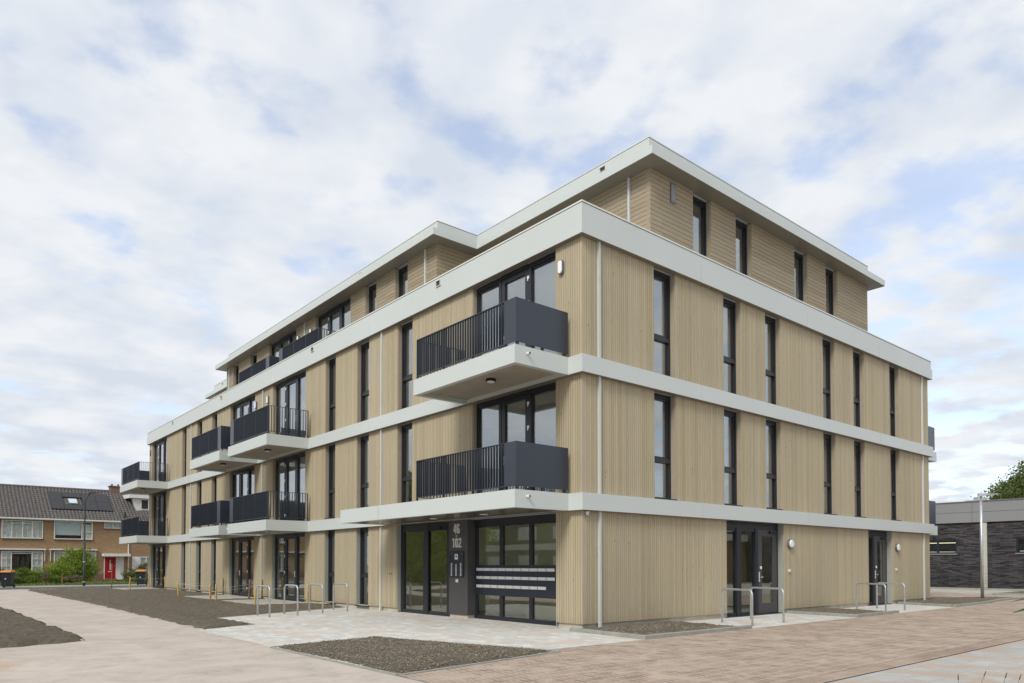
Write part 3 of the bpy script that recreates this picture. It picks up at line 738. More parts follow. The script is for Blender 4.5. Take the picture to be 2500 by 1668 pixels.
xs = 0.30
m = MB()
m.box(xs-0.03, xs+0.07, 0.85, 4.215, 2.38, z1-0.001); m.box(xs, xs+0.07, 0.85, 4.28, 0.0, 0.10)
for a, b in ((4.165, 4.28), (3.09, 3.22), (1.97, 2.09), (0.85, 0.93)):
    m.box(xs, xs+0.07, a, b, 1.40, 2.38); m.box(xs, xs+0.07, a, b, 0.10, 0.62)
scr = m.build('entrance_window', M['frame'], apt)
MB().box(1.3, 1.4, 0.9, 3.35, 0.016, 2.585).build('lobby_wall', M['inner'], apt)
MB().box(2.3, 2.4, 3.4, 8.54, 0.016, 2.585).build('lobby_wall', M['inner'], apt)
for a, b in ((3.22, 4.165), (2.09, 3.09), (0.93, 1.97)):
    for c, d in ((1.40, 2.38), (0.10, 0.62)):
        MB().box(xs+0.035, xs+0.047, a-0.002, b+0.002, c-0.002, d+0.002).build('pane', M['glass2'], scr)
mb_ = MB().box(xs-0.012, xs+0.07, 0.85, 4.215, 0.6205, 1.3995).build('mailbox_panel', M['mail'], apt)
slot0 = None
for row, (z, n) in enumerate(((1.285, 10), (1.075, 10), (0.853, 9))):
    for k in range(n):
        yc = 4.15 - 0.30*k - 0.146
        if slot0 is None:
            s = MB(); s.box(-0.014, 0.0, -0.136, 0.136, -0.036, 0.036); s.box(-0.024, -0.0141, -0.136, 0.136, 0.004, 0.034); s.box(-0.020, -0.0141, -0.136, 0.136, -0.034, -0.018)
            slot0 = s.build('letter_slot', M['metal'], mb_); o = slot0
        else:
            o = slot0.copy(); C.objects.link(o); o.parent = mb_
        o.location = (xs-0.0125, yc, z)
m = MB(); m.box(0.019, 0.37, 0.831, 0.849, 0.02, z1-0.001); m.build('reveal', M['revgrey'], scr)

# --- ground floor service doors on the R side
def service_door(u0, u1, mull, leaf, glass_w, sidelights):
    m = MB(); p = 0.18; z1 = 2.594
    fb(m, 'R', p, u0+0.02, u0+0.09, 0, 0.1, 0.02, z1); fb(m, 'R', p, u1-0.09, u1-0.02, 0, 0.1, 0.02, z1)
    fb(m, 'R', p, u0+0.09, u1-0.09, -0.02, 0.1, 2.42, z1)
    for a, b in mull: fb(m, 'R', p, a, b, -0.02, 0.1, 0.02, 2.42)
    for a, b in sidelights: fb(m, 'R', p, a, b, 0.0, 0.1, 0.02, 0.10); fb(m, 'R', p, a, b, 0.0, 0.1, 2.33, 2.42)
    o = m.build('service_door', M['frame'], apt)
    for a, b in sidelights:
        g = MB(); fb(g, 'R', p, a-0.002, b+0.002, 0.04, 0.052, 0.098, 2.332); g.build('pane', M['glass2'], o)
    a, b = leaf; q = (b-a-glass_w)/2; d = MB()
    fb(d, 'R', p, a+0.004, a+q, 0.0, 0.05, 0.03, 2.41); fb(d, 'R', p, b-q, b-0.004, 0.0, 0.05, 0.03, 2.41)
    fb(d, 'R', p, a+q, b-q, 0.0, 0.05, 0.03, 0.31); fb(d, 'R', p, a+q, b-q, 0.0, 0.05, 2.22, 2.41)
    d.build('door_leaf', M['column'], o)
    g = MB(); fb(g, 'R', p, a+q-0.002, b-q+0.002, 0.02, 0.032, 0.308, 2.222); g.build('pane', M['glass2'], o)
    h = MB(); fb(h, 'R', p, a+0.05, a+0.085, -0.012, -0.001, 0.92, 1.20); fb(h, 'R', p, a+0.06, a+0.19, -0.06, -0.04, 1.045, 1.065); fb(h, 'R', p, a+0.06, a+0.075, -0.06, -0.012, 1.045, 1.065); h.build('handle', M['metal'], o)
    h = MB().tube([(a+0.16, p-0.012, 1.32), (a+0.16, p-0.0005, 1.32)], 0.045, 14); h.build('sticker', M['opal'], o)
    c = MB(); fb(c, 'R', p, b-0.42, b-0.12, -0.05, -0.001, 2.30, 2.37); c.build('door_closer', M['black'], o)
    s = MB(); fb(s, 'R', p, u0, u1, -0.15, -0.0, -0.02, 0.019); s.build('threshold', M['frame'], o)
    rv = MB(); fb(rv, 'R', 0, u0+0.0005, u0+0.02, 0.019, 0.28, 0.02, z1-0.001); rv.build('reveal', M['revgrey'], o); rv = MB(); fb(rv, 'R', 0, u1-0.02, u1-0.0005, 0.019, 0.28, 0.02, z1-0.001)
    rv.build('reveal', M['revgrey'], o)
service_door(5.44, 8.35, [(6.16, 6.38), (7.10, 7.24)], (7.24, 8.26), 0.58, [(5.53, 6.16), (6.38, 7.10)])
service_door(13.86, 15.75, [(14.55, 14.70)], (14.70, 15.66), 0.46, [(13.95, 14.55)])

# --- downpipes
m0 = None
def pipe(side, p, u, z0, z1, w=0.060):
    m = MB(); fb(m, side, p, u-w/2, u+w/2, -0.058, -0.003, z0, z1)
    for z in np.arange(z0+0.5, z1-0.2, 1.3): fb(m, side, p, u-w/2-0.006, u+w/2+0.006, -0.061, -0.0005, z, z+0.022)
    return m.build('downpipe', M['pipe'], apt)
for side, us in (('L', (8.59, 18.25, 27.93)), ('R', (0.51, 18.53))):
    for u in us:
        for (a, b) in ((0.0, 2.592), (2.97, 5.581), (5.97, 8.605)): pipe(side, 0, u, a, b)
for u in (8.51, 17.7, 26.93): pipe('L', 1.54, u, 9.0, 11.598)
pipe('L', 3.247, 1.41, 9.0, 11.598)

# --- wall lamps, buttons, cameras
def oval_lamp(p, y, z):
    m = MB(); n = 28
    def ring(r, h): return [(y+math.cos(2*math.pi*k/n)*r, z+math.sin(2*math.pi*k/n)*r + (h if k < n/2 else -h)) for k in range(n)]
    m.prism(ring(0.078, 0.090), 0, p-0.060, p-0.001); o = m.build('wall_lamp', M['lamp_grey'], apt)
    d = MB(); d.prism(ring(0.062, 0.084), 0, p-0.085, p-0.0605); d.build('diffuser', M['opal'], o, bevel=0.012)
for y in (0.62, 17.71, 19.02, 36.05): oval_lamp(0, y, 8.09)
for y in (17.08, 18.33): oval_lamp(1.54, y, 11.0)
for x, z in ((8.65, 2.02), (16.11, 2.02)):
    zz = {8.65: 2.02, 16.11: 2.02}[x]
    o = MB().tube([(x, -0.001, zz), (x, -0.075, zz)], 0.145, 28).build('wall_lamp', M['lamp_grey'], apt, False, 0.01)
    MB().tube([(x, -0.0755, zz), (x, -0.10, zz)], 0.122, 28, 0.10).build('diffuser', M['opal'], o, False, 0.006)
for x in (8.61, 16.04):
    o = MB().box(x-0.035, x+0.035, -0.05, -0.001, 1.19, 1.27).build('doorbell', M['white_plastic'], apt, bevel=0.004)
    MB().box(x-0.012, x+0.012, -0.053, -0.0505, 1.215, 1.24).build('bell_button', M['joint'], o)
m = MB()
for k in range(4): m.tube([(0.10, -0.05, 2.56-0.02*k), (0.10, -0.05, 2.56-0.02*(k+1))], 0.045-0.008*k, 14)
m.build('security_camera', M['white_plastic'], apt)
MB().tube([(0.10, -0.05, 2.478), (0.10, -0.05, 2.468)], 0.02, 12).build('camera_lens', M['black'], apt)
# two small fixings beside the entrance
for y in (7.98, 8.12): MB().tube([(-0.02, y, 1.13), (-0.001, y, 1.13)], 0.016, 10).build('wall_fixing', M['black'], apt)

# --- overflow spouts in the parapets
def scupper(x, y, z, w=0.10, h=0.068):
    m = MB(); d0, d1 = x-0.035, x+0.0
    m.box(d0, d1, y-w, y+w, z+h, z+h+0.012); m.box(d0, d1, y-w, y+w, z-h-0.012, z-h)
    m.box(d0, d1, y-w-0.012, y-w, z-h-0.012, z+h+0.012); m.box(d0, d1, y+w, y+w+0.012, z-h-0.012, z+h+0.012)
    o = m.build('overflow_spout', M['bandcap'], apt)
    MB().box(x-0.003, x+0.004, y-w, y+w, z-h, z+h).build('spout_opening', M['darkgap'], o)
for y in (5.34, 13.32, 23.04, 30.9): scupper(-P_, y, 9.12)
# --- top storey: main block and projecting wing
ZT, ZS = 8.992, 11.60
X1, Y1, XE, YE = 3.247, 0.725, 15.667, 34.5
X2, Y2, YW = 1.54, 7.90, 27.37
WT = [(5.06, 5.89), (7.12, 7.95), (10.44, 11.27), (12.51, 13.34)]
WW = [(9.63, 10.45), (11.74, 12.54), (23.18, 23.99), (25.62, 26.40)]
DW = [(13.69, 16.73), (18.62, 21.66)]
clad_h('R', Y1, segs(XE, WT, X1), ZT, ZS-0.0095, M['cladh'])
clad_h('L', X1, [(Y1+0.024, Y2-0.001)], ZT, ZS-0.0095, M['cladh'])
clad_h('L', X1, [(YW+0.001, YE)], ZT, ZS-0.0095, M['cladh'])
clad_h('L', X2, segs(YW, WW+DW, Y2), ZT, ZS-0.0095, M['cladh'])
clad_h('R', Y2, [(X2+0.024, X1+0.016)], ZT, ZS-0.0095, M['cladh'])
m = MB(); m.box(XE-0.28, XE, Y1+0.29, YE, ZT, ZS-0.001); m.box(X1+0.29, XE-0.29, YE-0.28, YE, ZT, ZS-0.001); m.box(X2+0.29, X1-0.001, YW-0.28, YW-0.001, ZT, ZS-0.001)
m.build('rear_wall', M['clad'], apt)
m = MB()
m.box(5.9, 6.0, 5.0, YE-0.3, ZT, ZS-0.002)
for y in (11.1, 13.3, 17.7, 22.3, 24.8): m.box(X2+0.29, 5.89, y-0.05, y+0.05, ZT, ZS-0.002)
m.box(X1+0.29, XE-0.3, 4.9, 5.0, ZT, ZS-0.002)
for x in (6.5, 9.2, 11.9): m.box(x-0.05, x+0.05, Y1+0.29, 4.89, ZT, ZS-0.002)
m.build('partition_wall', M['inner'], apt)
for a, b in WT: slim_window('R', Y1, a, b, ZT+0.25, ZS-0.03, transom=False)
for a, b in WW: slim_window('L', X2, a, b, ZT+0.02, ZS-0.03, transom=False)
door_set('L', X2, DW[0][0], DW[0][1], ZT+0.01, ZS-0.03, hinge=-1, handle=False)
door_set('L', X2, DW[1][0], DW[1][1], ZT+0.01, ZS-0.03, hinge=1, handle=False)
m = MB()
for a, b in WT: m.box(a, b, Y1+0.0, Y1+0.2, ZT, ZT+0.249)
m.build('sill_panel', M['black'], apt)
vt = MB(); vt.box(4.06, 4.27, Y1-0.03, Y1-0.001, 10.95, 11.47); o = vt.build('wall_vent', M['lamp_grey'], apt)
MB().box(4.08, 4.25, Y1-0.032, Y1-0.0305, 11.0, 11.45).build('vent_cover', M['fascia'], o)
# roof edge: lower lip and set back upper fascia
m = MB(); m.box(2.769, 16.094, 0.273, 35.0, 11.60, 11.812)
m.box(1.080, 2.7685, 7.421, 27.8, 11.60, 11.812)
rf = m.build('roof', M['band'], apt)
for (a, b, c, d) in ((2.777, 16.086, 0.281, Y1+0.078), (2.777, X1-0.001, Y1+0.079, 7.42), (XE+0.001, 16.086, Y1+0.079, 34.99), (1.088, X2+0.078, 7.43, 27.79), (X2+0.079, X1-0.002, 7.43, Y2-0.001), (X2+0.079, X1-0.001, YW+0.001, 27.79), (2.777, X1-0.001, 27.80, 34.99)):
    MB().box(a, b, c, d, 11.592, 11.5985).build('shaded_roof_soffit', M['soffit'], rf)  # dark sheets with the shade of the overhang in their colour
m = MB(); m.box(2.82, 15.02, 0.415, 33.42, 11.8125, 12.06)
m.box(1.27, 2.8195, 7.475, 26.35, 11.8125, 12.06)
m.build('roof_fascia', M['band'], rf)
m = MB(); m.box(2.825, 15.015, 0.42, 33.41, 12.0605, 12.072); m.box(1.275, 2.824, 7.48, 26.34, 12.0605, 12.072)
m.build('roof_joint', M['darkgap'], rf)
m = MB(); m.box(2.81, 15.03, 0.405, 33.43, 12.0725, 12.094); m.box(1.26, 2.8095, 7.465, 26.36, 12.0725, 12.094)
m.build('roof_trim', M['bandcap'], rf)
def sc2(x, y, z): scupper(x, y, z, 0.095, 0.06)
sc2(2.82, 1.96, 11.91); sc2(1.27, 12.39, 11.905); sc2(1.27, 21.18, 11.905); sc2(2.82, 31.88, 11.91)
m = MB()
m.box(X1-0.01, 15.6, 0.273+0.1, 0.279+0.1, 11.5975, 11.5995) if False else None
# roof terraces railings
r1 = MB().box(0.03, 1.5, 13.40, 21.40, ZT, ZT+0.04).build('terrace_floor', M['slab'], apt)
railing(r1, 0.13, 1.5, 13.36, 16.91, 8.98, 'far', 0, strip=0.30, h1=1.0, h0=0.12)
railing(r1, 0.13, 1.5, 17.97, 21.45, 8.98, 'near', 0, strip=0.36, h1=1.0, h0=0.12)

# ------------------------------------------------------------------ ground
def sheet(name, pts, z, mat):
    me = bpy.data.meshes.new(name); me.from_pydata([(x, y, z) for x, y in pts], [], [tuple(range(len(pts)))]); me.update(); me.materials.append(mat)
    o = bpy.data.objects.new(name, me); C.objects.link(o); o['kind'] = 'structure'; return o
sheet('ground', [(-900, -900), (900, -900), (900, 900), (-900, 900)], -0.016, M['ground'])
sheet('path', [(-60, -30), (-6.37, -30), (-6.37, 0), (3, 6), (3, 39.5), (-60, 39.5)], -0.008, M['path'])
sheet('entrance_paving', [(-6.37, 1.20), (-6.3, -2.10), (19.0, -2.10), (19.0, 0.4), (0.3, 0.4), (0.3, 11.2), (-0.1, 10.86), (-4.95, 8.75), (-4.82, 6.1), (-6.37, 5.45)], -0.004, M['entry'])
sheet('street', [(-6.37, -6.40), (34.0, -6.40), (34.0, 9.0), (19.2, 9.0), (19.2, -2.10), (-6.37, -2.10)], -0.0035, M['road'])
sheet('gutter', [(-6.37, -6.72), (60, -6.72), (60, -6.425), (-6.37, -6.425)], 0.003, M['gutter'])
sheet('street_joint', [(-6.37, -6.735), (60, -6.735), (60, -6.405), (-6.37, -6.405)], -0.0005, simple('dark_joint', (0.085, 0.062, 0.048), 0.95, 0.5, 3.0))  # dark brown lines showing along both sides of the gutter
sheet('pavement', [(-6.37, -30), (60, -30), (60, -6.745), (-6.37, -6.745)], 0.0, M['grey_paving'])
sheet('far_paving', [(28.3, -2.0), (34.0, -6.0), (34.0, 30), (28.3, 30)], 0.0005, M['grey_paving'])
# side pavement and road in front of the terraced houses
sheet('side_road', [(-60, 36.6), (26, 39.0), (26, 41.5), (-60, 40.9)], 0.002, M['asphalt'])
sheet('side_pavement', [(-60, 41.1), (26, 41.7), (26, 45.6), (-60, 45.0)], 0.004, M['pavement'])
sheet('garden_ground', [(-60, 45.0), (26, 45.6), (26, 58.5), (-60, 58.5)], 0.008, M['soil'])
sheet('forecourt_strip', [(34.0, -30), (37.0, -30), (37.0, 30), (34.0, 30)], 0.002, M['pavement'])

def kerb(pts, name, label, h=0.075, w=0.10, seg=1.0, kcat='kerb', grp=None):
    m = MB()
    for (a, b) in zip(pts[:-1], pts[1:]):
        a = Vector((a[0], a[1], -0.05)); b = Vector((b[0], b[1], -0.05)); d = (b-a); n = max(1, int(round(d.length/seg))); d = d/n
        g = d.normalized()*0.004
        for k in range(n): m.rbox(a+d*k+g, a+d*(k+1)-g, w, h+0.05+random.uniform(-0.002, 0.002))
    o = m.build(name, M['kerb'], None, bevel=0.012); tag(o, label, kcat, grp); return o
kerb([(-0.34, 0.02), (-0.44, -2.03)], 'kerb', 'concrete kerb running out from the near corner of the timber building', grp='kerbs round the planting beds')
kerb([(-0.50, -2.07), (3.15, -2.10)], 'kerb', 'long concrete kerb along the street in front of the nearest planting bed', grp='kerbs round the planting beds')
kerb([(8.42, -0.05), (8.34, -2.02)], 'kerb', 'concrete kerb beside the paving of the wider side door', grp='kerbs round the planting beds')
kerb([(8.28, -2.07), (11.05, -2.04)], 'kerb', 'concrete kerb along the street between the two side doors', grp='kerbs round the planting beds')
kerb([(16.0, -0.1), (15.50, -1.98)], 'kerb', 'concrete kerb beside the paving of the narrow side door', grp='kerbs round the planting beds')
kerb([(15.44, -2.06), (18.5, -2.02), (21.6, -1.72), (23.2, -1.72), (26.0, -1.95)], 'kerb', 'curving concrete kerb below the silver lamp post', grp='kerbs round the planting beds')
kerb([(27.2, 0.25), (33.5, 0.45)], 'kerb', 'far concrete kerb at the right edge in front of the charcoal brick building', grp='kerbs round the planting beds')
kerb([(27.25, 0.2), (27.9, -0.9), (33.5, -1.8)], 'kerb', 'far concrete kerb at the right edge, the nearer side of the distant bed', grp='kerbs round the planting beds')
kerb([(34.0, -30), (34.0, 12)], 'kerb', 'low kerb at the foot of the mesh fence', h=0.10, w=0.12, seg=1.0)
m = MB()
for (a, b) in (((-6.37, 1.20), (-4.25, 1.50)), ((-4.20, 1.50), (-3.0, -2.40)), ((-3.05, -2.45), (-6.30, -2.92)), ((-6.36, -2.9), (-6.40, 1.15))):
    m.rbox((a[0], a[1], -0.05), (b[0], b[1], -0.05), 0.06, 0.062)
tag(m.build('bed_edging', M['kerb'], None), 'thin concrete edging round the bare soil bed in the foreground', 'edging')
m = MB(); m.rbox((-4.9, 8.72, -0.05), (-0.12, 10.80, -0.05), 0.05, 0.058)
tag(m.build('bed_edging', M['kerb'], None), 'thin concrete edging between the long soil strip and the paving with bicycle stands', 'edging')

# --- soil beds as displaced ground
rs = np.random.RandomState(3)
LAT = rs.rand(256, 256)
def vn(x, y, s):
    x = x*s; y = y*s; xi = np.floor(x).astype(int); yi = np.floor(y).astype(int); fx = x-xi; fy = y-yi
    fx = fx*fx*(3-2*fx); fy = fy*fy*(3-2*fy)
    a = LAT[xi % 256, yi % 256]; b = LAT[(xi+1) % 256, yi % 256]; c = LAT[xi % 256, (yi+1) % 256]; d = LAT[(xi+1) % 256, (yi+1) % 256]
    return a*(1-fx)*(1-fy)+b*fx*(1-fy)+c*(1-fx)*fy+d*fx*fy
def sdist(px, py, poly):
    n = len(poly); inside = np.zeros(px.shape, bool); dm = np.full(px.shape, 1e9)
    for i in range(n):
        x0, y0 = poly[i]; x1, y1 = poly[(i+1) % n]
        c = ((y0 > py) != (y1 > py)) & (px < (x1-x0)*(py-y0)/((y1-y0) or 1e-9)+x0); inside ^= c
        dx, dy = x1-x0, y1-y0; t = np.clip(((px-x0)*dx+(py-y0)*dy)/(dx*dx+dy*dy), 0, 1)
        dm = np.minimum(dm, np.hypot(px-x0-t*dx, py-y0-t*dy))
    return np.where(inside, dm, -dm)
def soil(name, poly, step, h=0.05, rough=0.03, ragged=0.04, over=0.2, base=-0.02, holes=()):
    xs_ = np.arange(min(p[0] for p in poly)-over, max(p[0] for p in poly)+over+step, step)
    ys_ = np.arange(min(p[1] for p in poly)-over, max(p[1] for p in poly)+over+step, step)
    X, Y = np.meshgrid(xs_, ys_, indexing='ij')
    X = X + (vn(X, Y, 7.3/step*0.05)-0.5)*step*0.5
    d = sdist(X, Y, poly) + (vn(X, Y, 3.1)-0.5)*ragged + (vn(X, Y, 11.0)-0.5)*ragged*0.7
    for (hx0, hx1, hy0, hy1) in holes:
        dh = np.maximum(np.maximum(hx0-X, X-hx1), np.maximum(hy0-Y, Y-hy1)); d = np.minimum(d, dh+0.12)
    edge = np.clip(d/0.16, -0.85, 1.0)
    Z = base + h*edge + rough*(0.35*vn(X, Y, 2.0)+0.45*vn(X+9, Y, 7.0)+0.5*vn(X, Y+5, 17.0)+0.45*vn(X, Y, 41.0)-0.6)*np.clip(edge+0.3, 0, 1)
    keep = d > -0.15
    idx = -np.ones(X.shape, int); idx[keep] = np.arange(keep.sum())
    V = np.stack([X[keep], Y[keep], Z[keep]], 1)
    q = keep[:-1, :-1] & keep[1:, :-1] & keep[1:, 1:] & keep[:-1, 1:]
    F = np.stack([idx[:-1, :-1][q], idx[1:, :-1][q], idx[1:, 1:][q], idx[:-1, 1:][q]], 1)
    me = bpy.data.meshes.new(name); me.from_pydata(V.tolist(), [], F.tolist()); me.update(); me.materials.append(M['soil'])
    o = bpy.data.objects.new(name, me); C.objects.link(o); tag(o, kind='structure')
    return o
front_bed = [(-6.33, 1.16), (-4.23, 1.46), (-3.10, -2.40), (-6.27, -2.84)]
soil('soil_bed', front_bed, 0.026, h=0.045, rough=0.042, ragged=0.05)
left_soil = [(-6.12, 36.0), (-4.6, 36.4), (0.05, 36.8), (0.05, 10.88), (-4.92, 8.80), (-4.82, 6.15), (-6.20, 5.45), (-6.10, 13.0), (-6.02, 20.0), (-6.1, 29.0)]
soil('soil_bed', left_soil, 0.075, h=0.045, rough=0.05, ragged=0.13, holes=((-2.0, 0.1, 13.45, 17.35), (-2.0, 0.1, 18.4, 22.3), (-2.15, 0.1, 32.7, 36.2)))
corner_soil = [(-8.80, 19.0), (-8.66, 12.6), (-8.58, 4.45), (-10.0, 4.0), (-13.5, 2.7), (-20.0, 3.0), (-20.0, 22.0), (-9.2, 22.0)]
soil('soil_bed', corner_soil, 0.075, h=0.07, rough=0.07, ragged=0.18)
soil('soil_bed', [(-0.30, 0.0), (0.05, 0.06), (3.15, 0.06), (3.15, -2.05), (-0.40, -2.02)], 0.04, h=0.055, rough=0.045, ragged=0.01, over=0.02)
soil('soil_bed', [(8.46, 0.06), (11.15, 0.06), (11.0, -2.0), (8.38, -1.98)], 0.05, h=0.055, rough=0.045, ragged=0.01, over=0.02)
soil('soil_bed', [(16.05, 0.06), (19.1, 0.06), (19.4, 1.0), (21.8, 0.95), (24.5, -1.62), (23.2, -1.66), (21.6, -1.66), (18.5, -1.97), (15.56, -1.99)], 0.06, h=0.055, rough=0.045, ragged=0.02, over=0.02)
soil('soil_bed', [(27.4, 0.2), (33.5, 0.38), (33.5, -1.7), (27.95, -0.85)], 0.12, h=0.05, rough=0.04, ragged=0.01, over=0.02)

def scatter(name, poly, n, smin, smax, mat, seed, base=0.02, z_extra=0.0, edge=None):
    r = random.Random(seed); V = []; F = []; P = []
    arr = np.array(poly); c = 0
    while c < n:
        x = r.uniform(arr[:, 0].min()-0.1, arr[:, 0].max()+0.1); y = r.uniform(arr[:, 1].min()-0.1, arr[:, 1].max()+0.1)
        d = float(sdist(np.array([x]), np.array([y]), poly)[0])
        if d < -0.09: continue
        if d < 0.02 and r.random() > 0.55: continue
        if edge is not None and d > edge: continue
        s = r.uniform(smin, smax)*(0.6 if d < 0 else 1); s *= r.choice((0.5, 0.7, 1.0, 1.0, 1.4))
        z = base*max(0, min(1, d/0.12)) + s*0.2
        b = len(V)
        for (a, bb, cc) in ((1, 0, 0), (-1, 0, 0), (0, 1, 0), (0, -1, 0), (0, 0, 1), (0, 0, -1)):
            V.append((x+(a+r.uniform(-.4, .4))*s, y+(bb+r.uniform(-.4, .4))*s, z+(cc+r.uniform(-.3, .3))*s*0.7))
        F += [(b+i, b+j, b+k) for i, j, k in ((0, 2, 4), (2, 1, 4), (1, 3, 4), (3, 0, 4), (2, 0, 5), (1, 2, 5), (3, 1, 5), (0, 3, 5))]
        c += 1
    me = bpy.data.meshes.new(name); me.from_pydata(V, [], F); me.update(); me.materials.append(mat)
    o = bpy.data.objects.new(name, me); C.objects.link(o); return o
for poly, n, nm, lb in (([(-6.1, 16), (-2.1, 16), (-2.1, 33), (-6.1, 33)], 5200, 'soil_clods', 'loose clods on the far part of the long soil strip'), (front_bed, 7000, 'soil_clods', 'loose clods on the foreground soil bed'), ([(-6.20, 5.45), (-4.82, 6.15), (-4.92, 8.8), (-0.2, 10.8), (-0.2, 13), (-6.1, 16)], 3600, 'soil_clods', 'loose clods on the long soil strip beside the building'), (corner_soil[1:5]+[(-13.5, 12.0)], 3200, 'soil_clods', 'loose clods on the soil at the left edge')):
    o = scatter(nm, poly, n, 0.005, 0.017, M['clod'], n, 0.035); tag(o, lb, 'soil clods', kind='stuff')
o = scatter('pebbles', front_bed, 900, 0.004, 0.012, M['pebble'], 5, 0.04); tag(o, 'pale pebbles among the foreground soil', 'pebbles', kind='stuff')
for k_, (po, n_) in enumerate((([(-0.30, 0.0), (3.1, 0.0), (3.1, -2.0), (-0.40, -2.0)], 2600), ([(8.46, 0.0), (11.1, 0.0), (11.0, -1.95), (8.4, -1.95)], 1500), ([(16.05, 0.0), (19.1, 0.0), (21.8, 0.9), (24.0, -1.6), (21.6, -1.66), (18.5, -1.9), (15.6, -1.9)], 2600))):
    o = scatter('soil_clods', po, n_, 0.008, 0.022, M['clod'], 90+k_, 0.04); tag(o, ('loose clods in the bed at the building corner', 'loose clods in the bed between the side doors', 'loose clods round the silver lamp post')[k_], 'soil clods', kind='stuff')
o = scatter('pebbles', [(-0.30, 0.0), (3.1, 0.0), (3.1, -2.0), (-0.40, -2.0)], 420, 0.006, 0.014, M['pebble'], 6, 0.04); tag(o, 'pale pebbles in the bed at the building corner', 'pebbles', kind='stuff')

# terrace slabs at the ground floor doors
for (x0, x1, y0, y1, lb) in ((-2.0, 0.02, 13.45, 17.35, 'pale slab terrace in front of the nearest ground floor glass doors'), (-2.0, 0.02, 18.4, 22.3, 'pale slab terrace in front of the second ground floor glass doors'), (-2.15, 0.02, 32.7, 36.2, 'pale slab terrace at the far left end of the timber building')):
    tag(MB().box(x0, x1, y0, y1, -0.05, 0.035).build('paved_terrace', M['slab'], None), lb, 'terrace', 'slab terraces on the soil strip')

# ------------------------------------------------------------------ bicycle stands
def stand(a, b, h, label):
    a = Vector((a[0], a[1], -0.1)); b = Vector((b[0], b[1], -0.1)); d = (b-a).normalized(); r = 0.11; pts = [a, Vector((a.x, a.y, h-r))]
    for k in range(1, 7):
        t = k/6*math.pi/2; pts.append(Vector((a.x, a.y, h-r)) + d*(r*(1-math.cos(t))) + Vector((0, 0, r*math.sin(t))))
    for k in range(0, 7):
        t = k/6*math.pi/2; pts.append(Vector((b.x, b.y, h-r)) - d*(r*(1-math.sin(t))) + Vector((0, 0, r*math.cos(t))))
    pts.append(b)
    q = [pts[0]]
    for p in pts[1:]:
        if (p-q[-1]).length > 1e-3: q.append(p)
    o = MB().tube(q, 0.024, 12).build('bicycle_stand', M['galv'], None, True)
    return tag(o, label, 'bicycle stand', 'galvanised bicycle stands')
SL = [((-3.72, 8.89), (-3.73, 8.0), 'leftmost of the four galvanised bicycle stands, beside the soil strip'),
      ((-2.85, 9.14), (-2.84, 8.25), 'second galvanised bicycle stand from the left, in front of the glass doors'),
      ((-1.93, 9.50), (-1.90, 8.66), 'third galvanised bicycle stand from the left, before a timber panel'),
      ((-0.97, 9.86), (-0.94, 8.99), 'galvanised bicycle stand closest to the long facade'),
      ((4.10, -0.74), (3.76, -1.77), 'near left bicycle stand in front of the wider side door'),
      ((5.54, -0.64), (5.21, -1.73), 'bicycle stand right in front of the wider side door leaf'),
      ((11.71, -0.56), (11.16, -1.66), 'bicycle stand at the end of the middle kerb, left of the narrow side door'),
      ((12.78, -0.72), (12.50, -1.67), 'rightmost bicycle stand in front of the narrow side door')]
for a, b, lb in SL: stand(a, b, 0.82, lb)

# ------------------------------------------------------------------ stakes and strings
ST = [(-2.15, 35.3, 1.45, 'stake_dark', 'tall thin grey stake at the far left corner of the soil'),
      (-1.78, 32.67, 0.72, 'stake', 'yellow wooden stake at the front edge of the farthest terrace'),
      (-0.30, 34.91, 0.78, 'stake', 'wooden stake beside the wheelie bin at the end of the building'),
      (0.0, 32.55, 0.72, 'stake', 'wooden stake by the farthest glass doors'),
      (-2.07, 21.57+0.9, 0.68, 'stake', 'yellow wooden stake at the left corner of the second terrace'),
      (-2.02, 18.36, 0.66, 'stake', 'wooden stake at the front edge of the second terrace'),
      (-2.13, 17.30, 0.66, 'stake', 'wooden stake at the left corner of the nearest terrace'),
      (-0.12, 22.60, 0.78, 'stake_dark', 'dark brown stake leaning against a timber panel'),
      (-0.55, 18.20, 0.80, 'stake_dark', 'taller bark covered stake between the two nearest terraces'),
      (-2.11, 13.40, 0.66, 'stake', 'orange yellow wooden stake left of the bicycle stands'),
      (-0.27, 17.61, 0.80, 'stake_dark', 'brown stake behind the leftmost bicycle stand'),
      (-0.13, 13.60, 0.72, 'stake', 'wooden stake between two bicycle stands against the glass doors')]
pts_st = []
for x, y, h, mt_, lb in ST:
    lean = (random.uniform(-0.03, 0.03), random.uniform(-0.03, 0.03)); r0 = 0.040 if h < 1 else 0.028
    m = MB(); pp = [(x+lean[0]*k/4+random.uniform(-.006, .006), y+lean[1]*k/4+random.uniform(-.006, .006), -0.1+(h+0.1)*k/4) for k in range(5)]
    m.tube(pp, r0, 9, r0*0.82)
    tag(m.build('wooden_stake', M[mt_], None, True), lb, 'stake', 'wooden stakes round the terraces'); pts_st.append((x, y, h))
def string(i, j, dz, sag, lb):
    a = Vector(pts_st[i]) ; b = Vector(pts_st[j]); a.z -= dz; b.z -= dz; p = []
    for k in range(9):
        t = k/8; v = a.lerp(b, t); v.z -= sag*4*t*(1-t); p.append(v)
    tag(MB().tube(p, 0.0035, 5).build('string', M['white_plastic'], None), lb, 'string', 'strings between the stakes')
string(1, 3, 0.10, 0.02, 'white string tied between the stakes of the farthest terrace')
string(4, 7, 0.12, 0.03, 'white string at the far side of the second terrace')
string(4, 5, 0.10, 0.03, 'white string along the front of the second terrace')
string(5, 8, 0.18, 0.05, 'white string at the near side of the second terrace')
string(8, 10, 0.25, 0.02, 'short string between the two dark stakes')
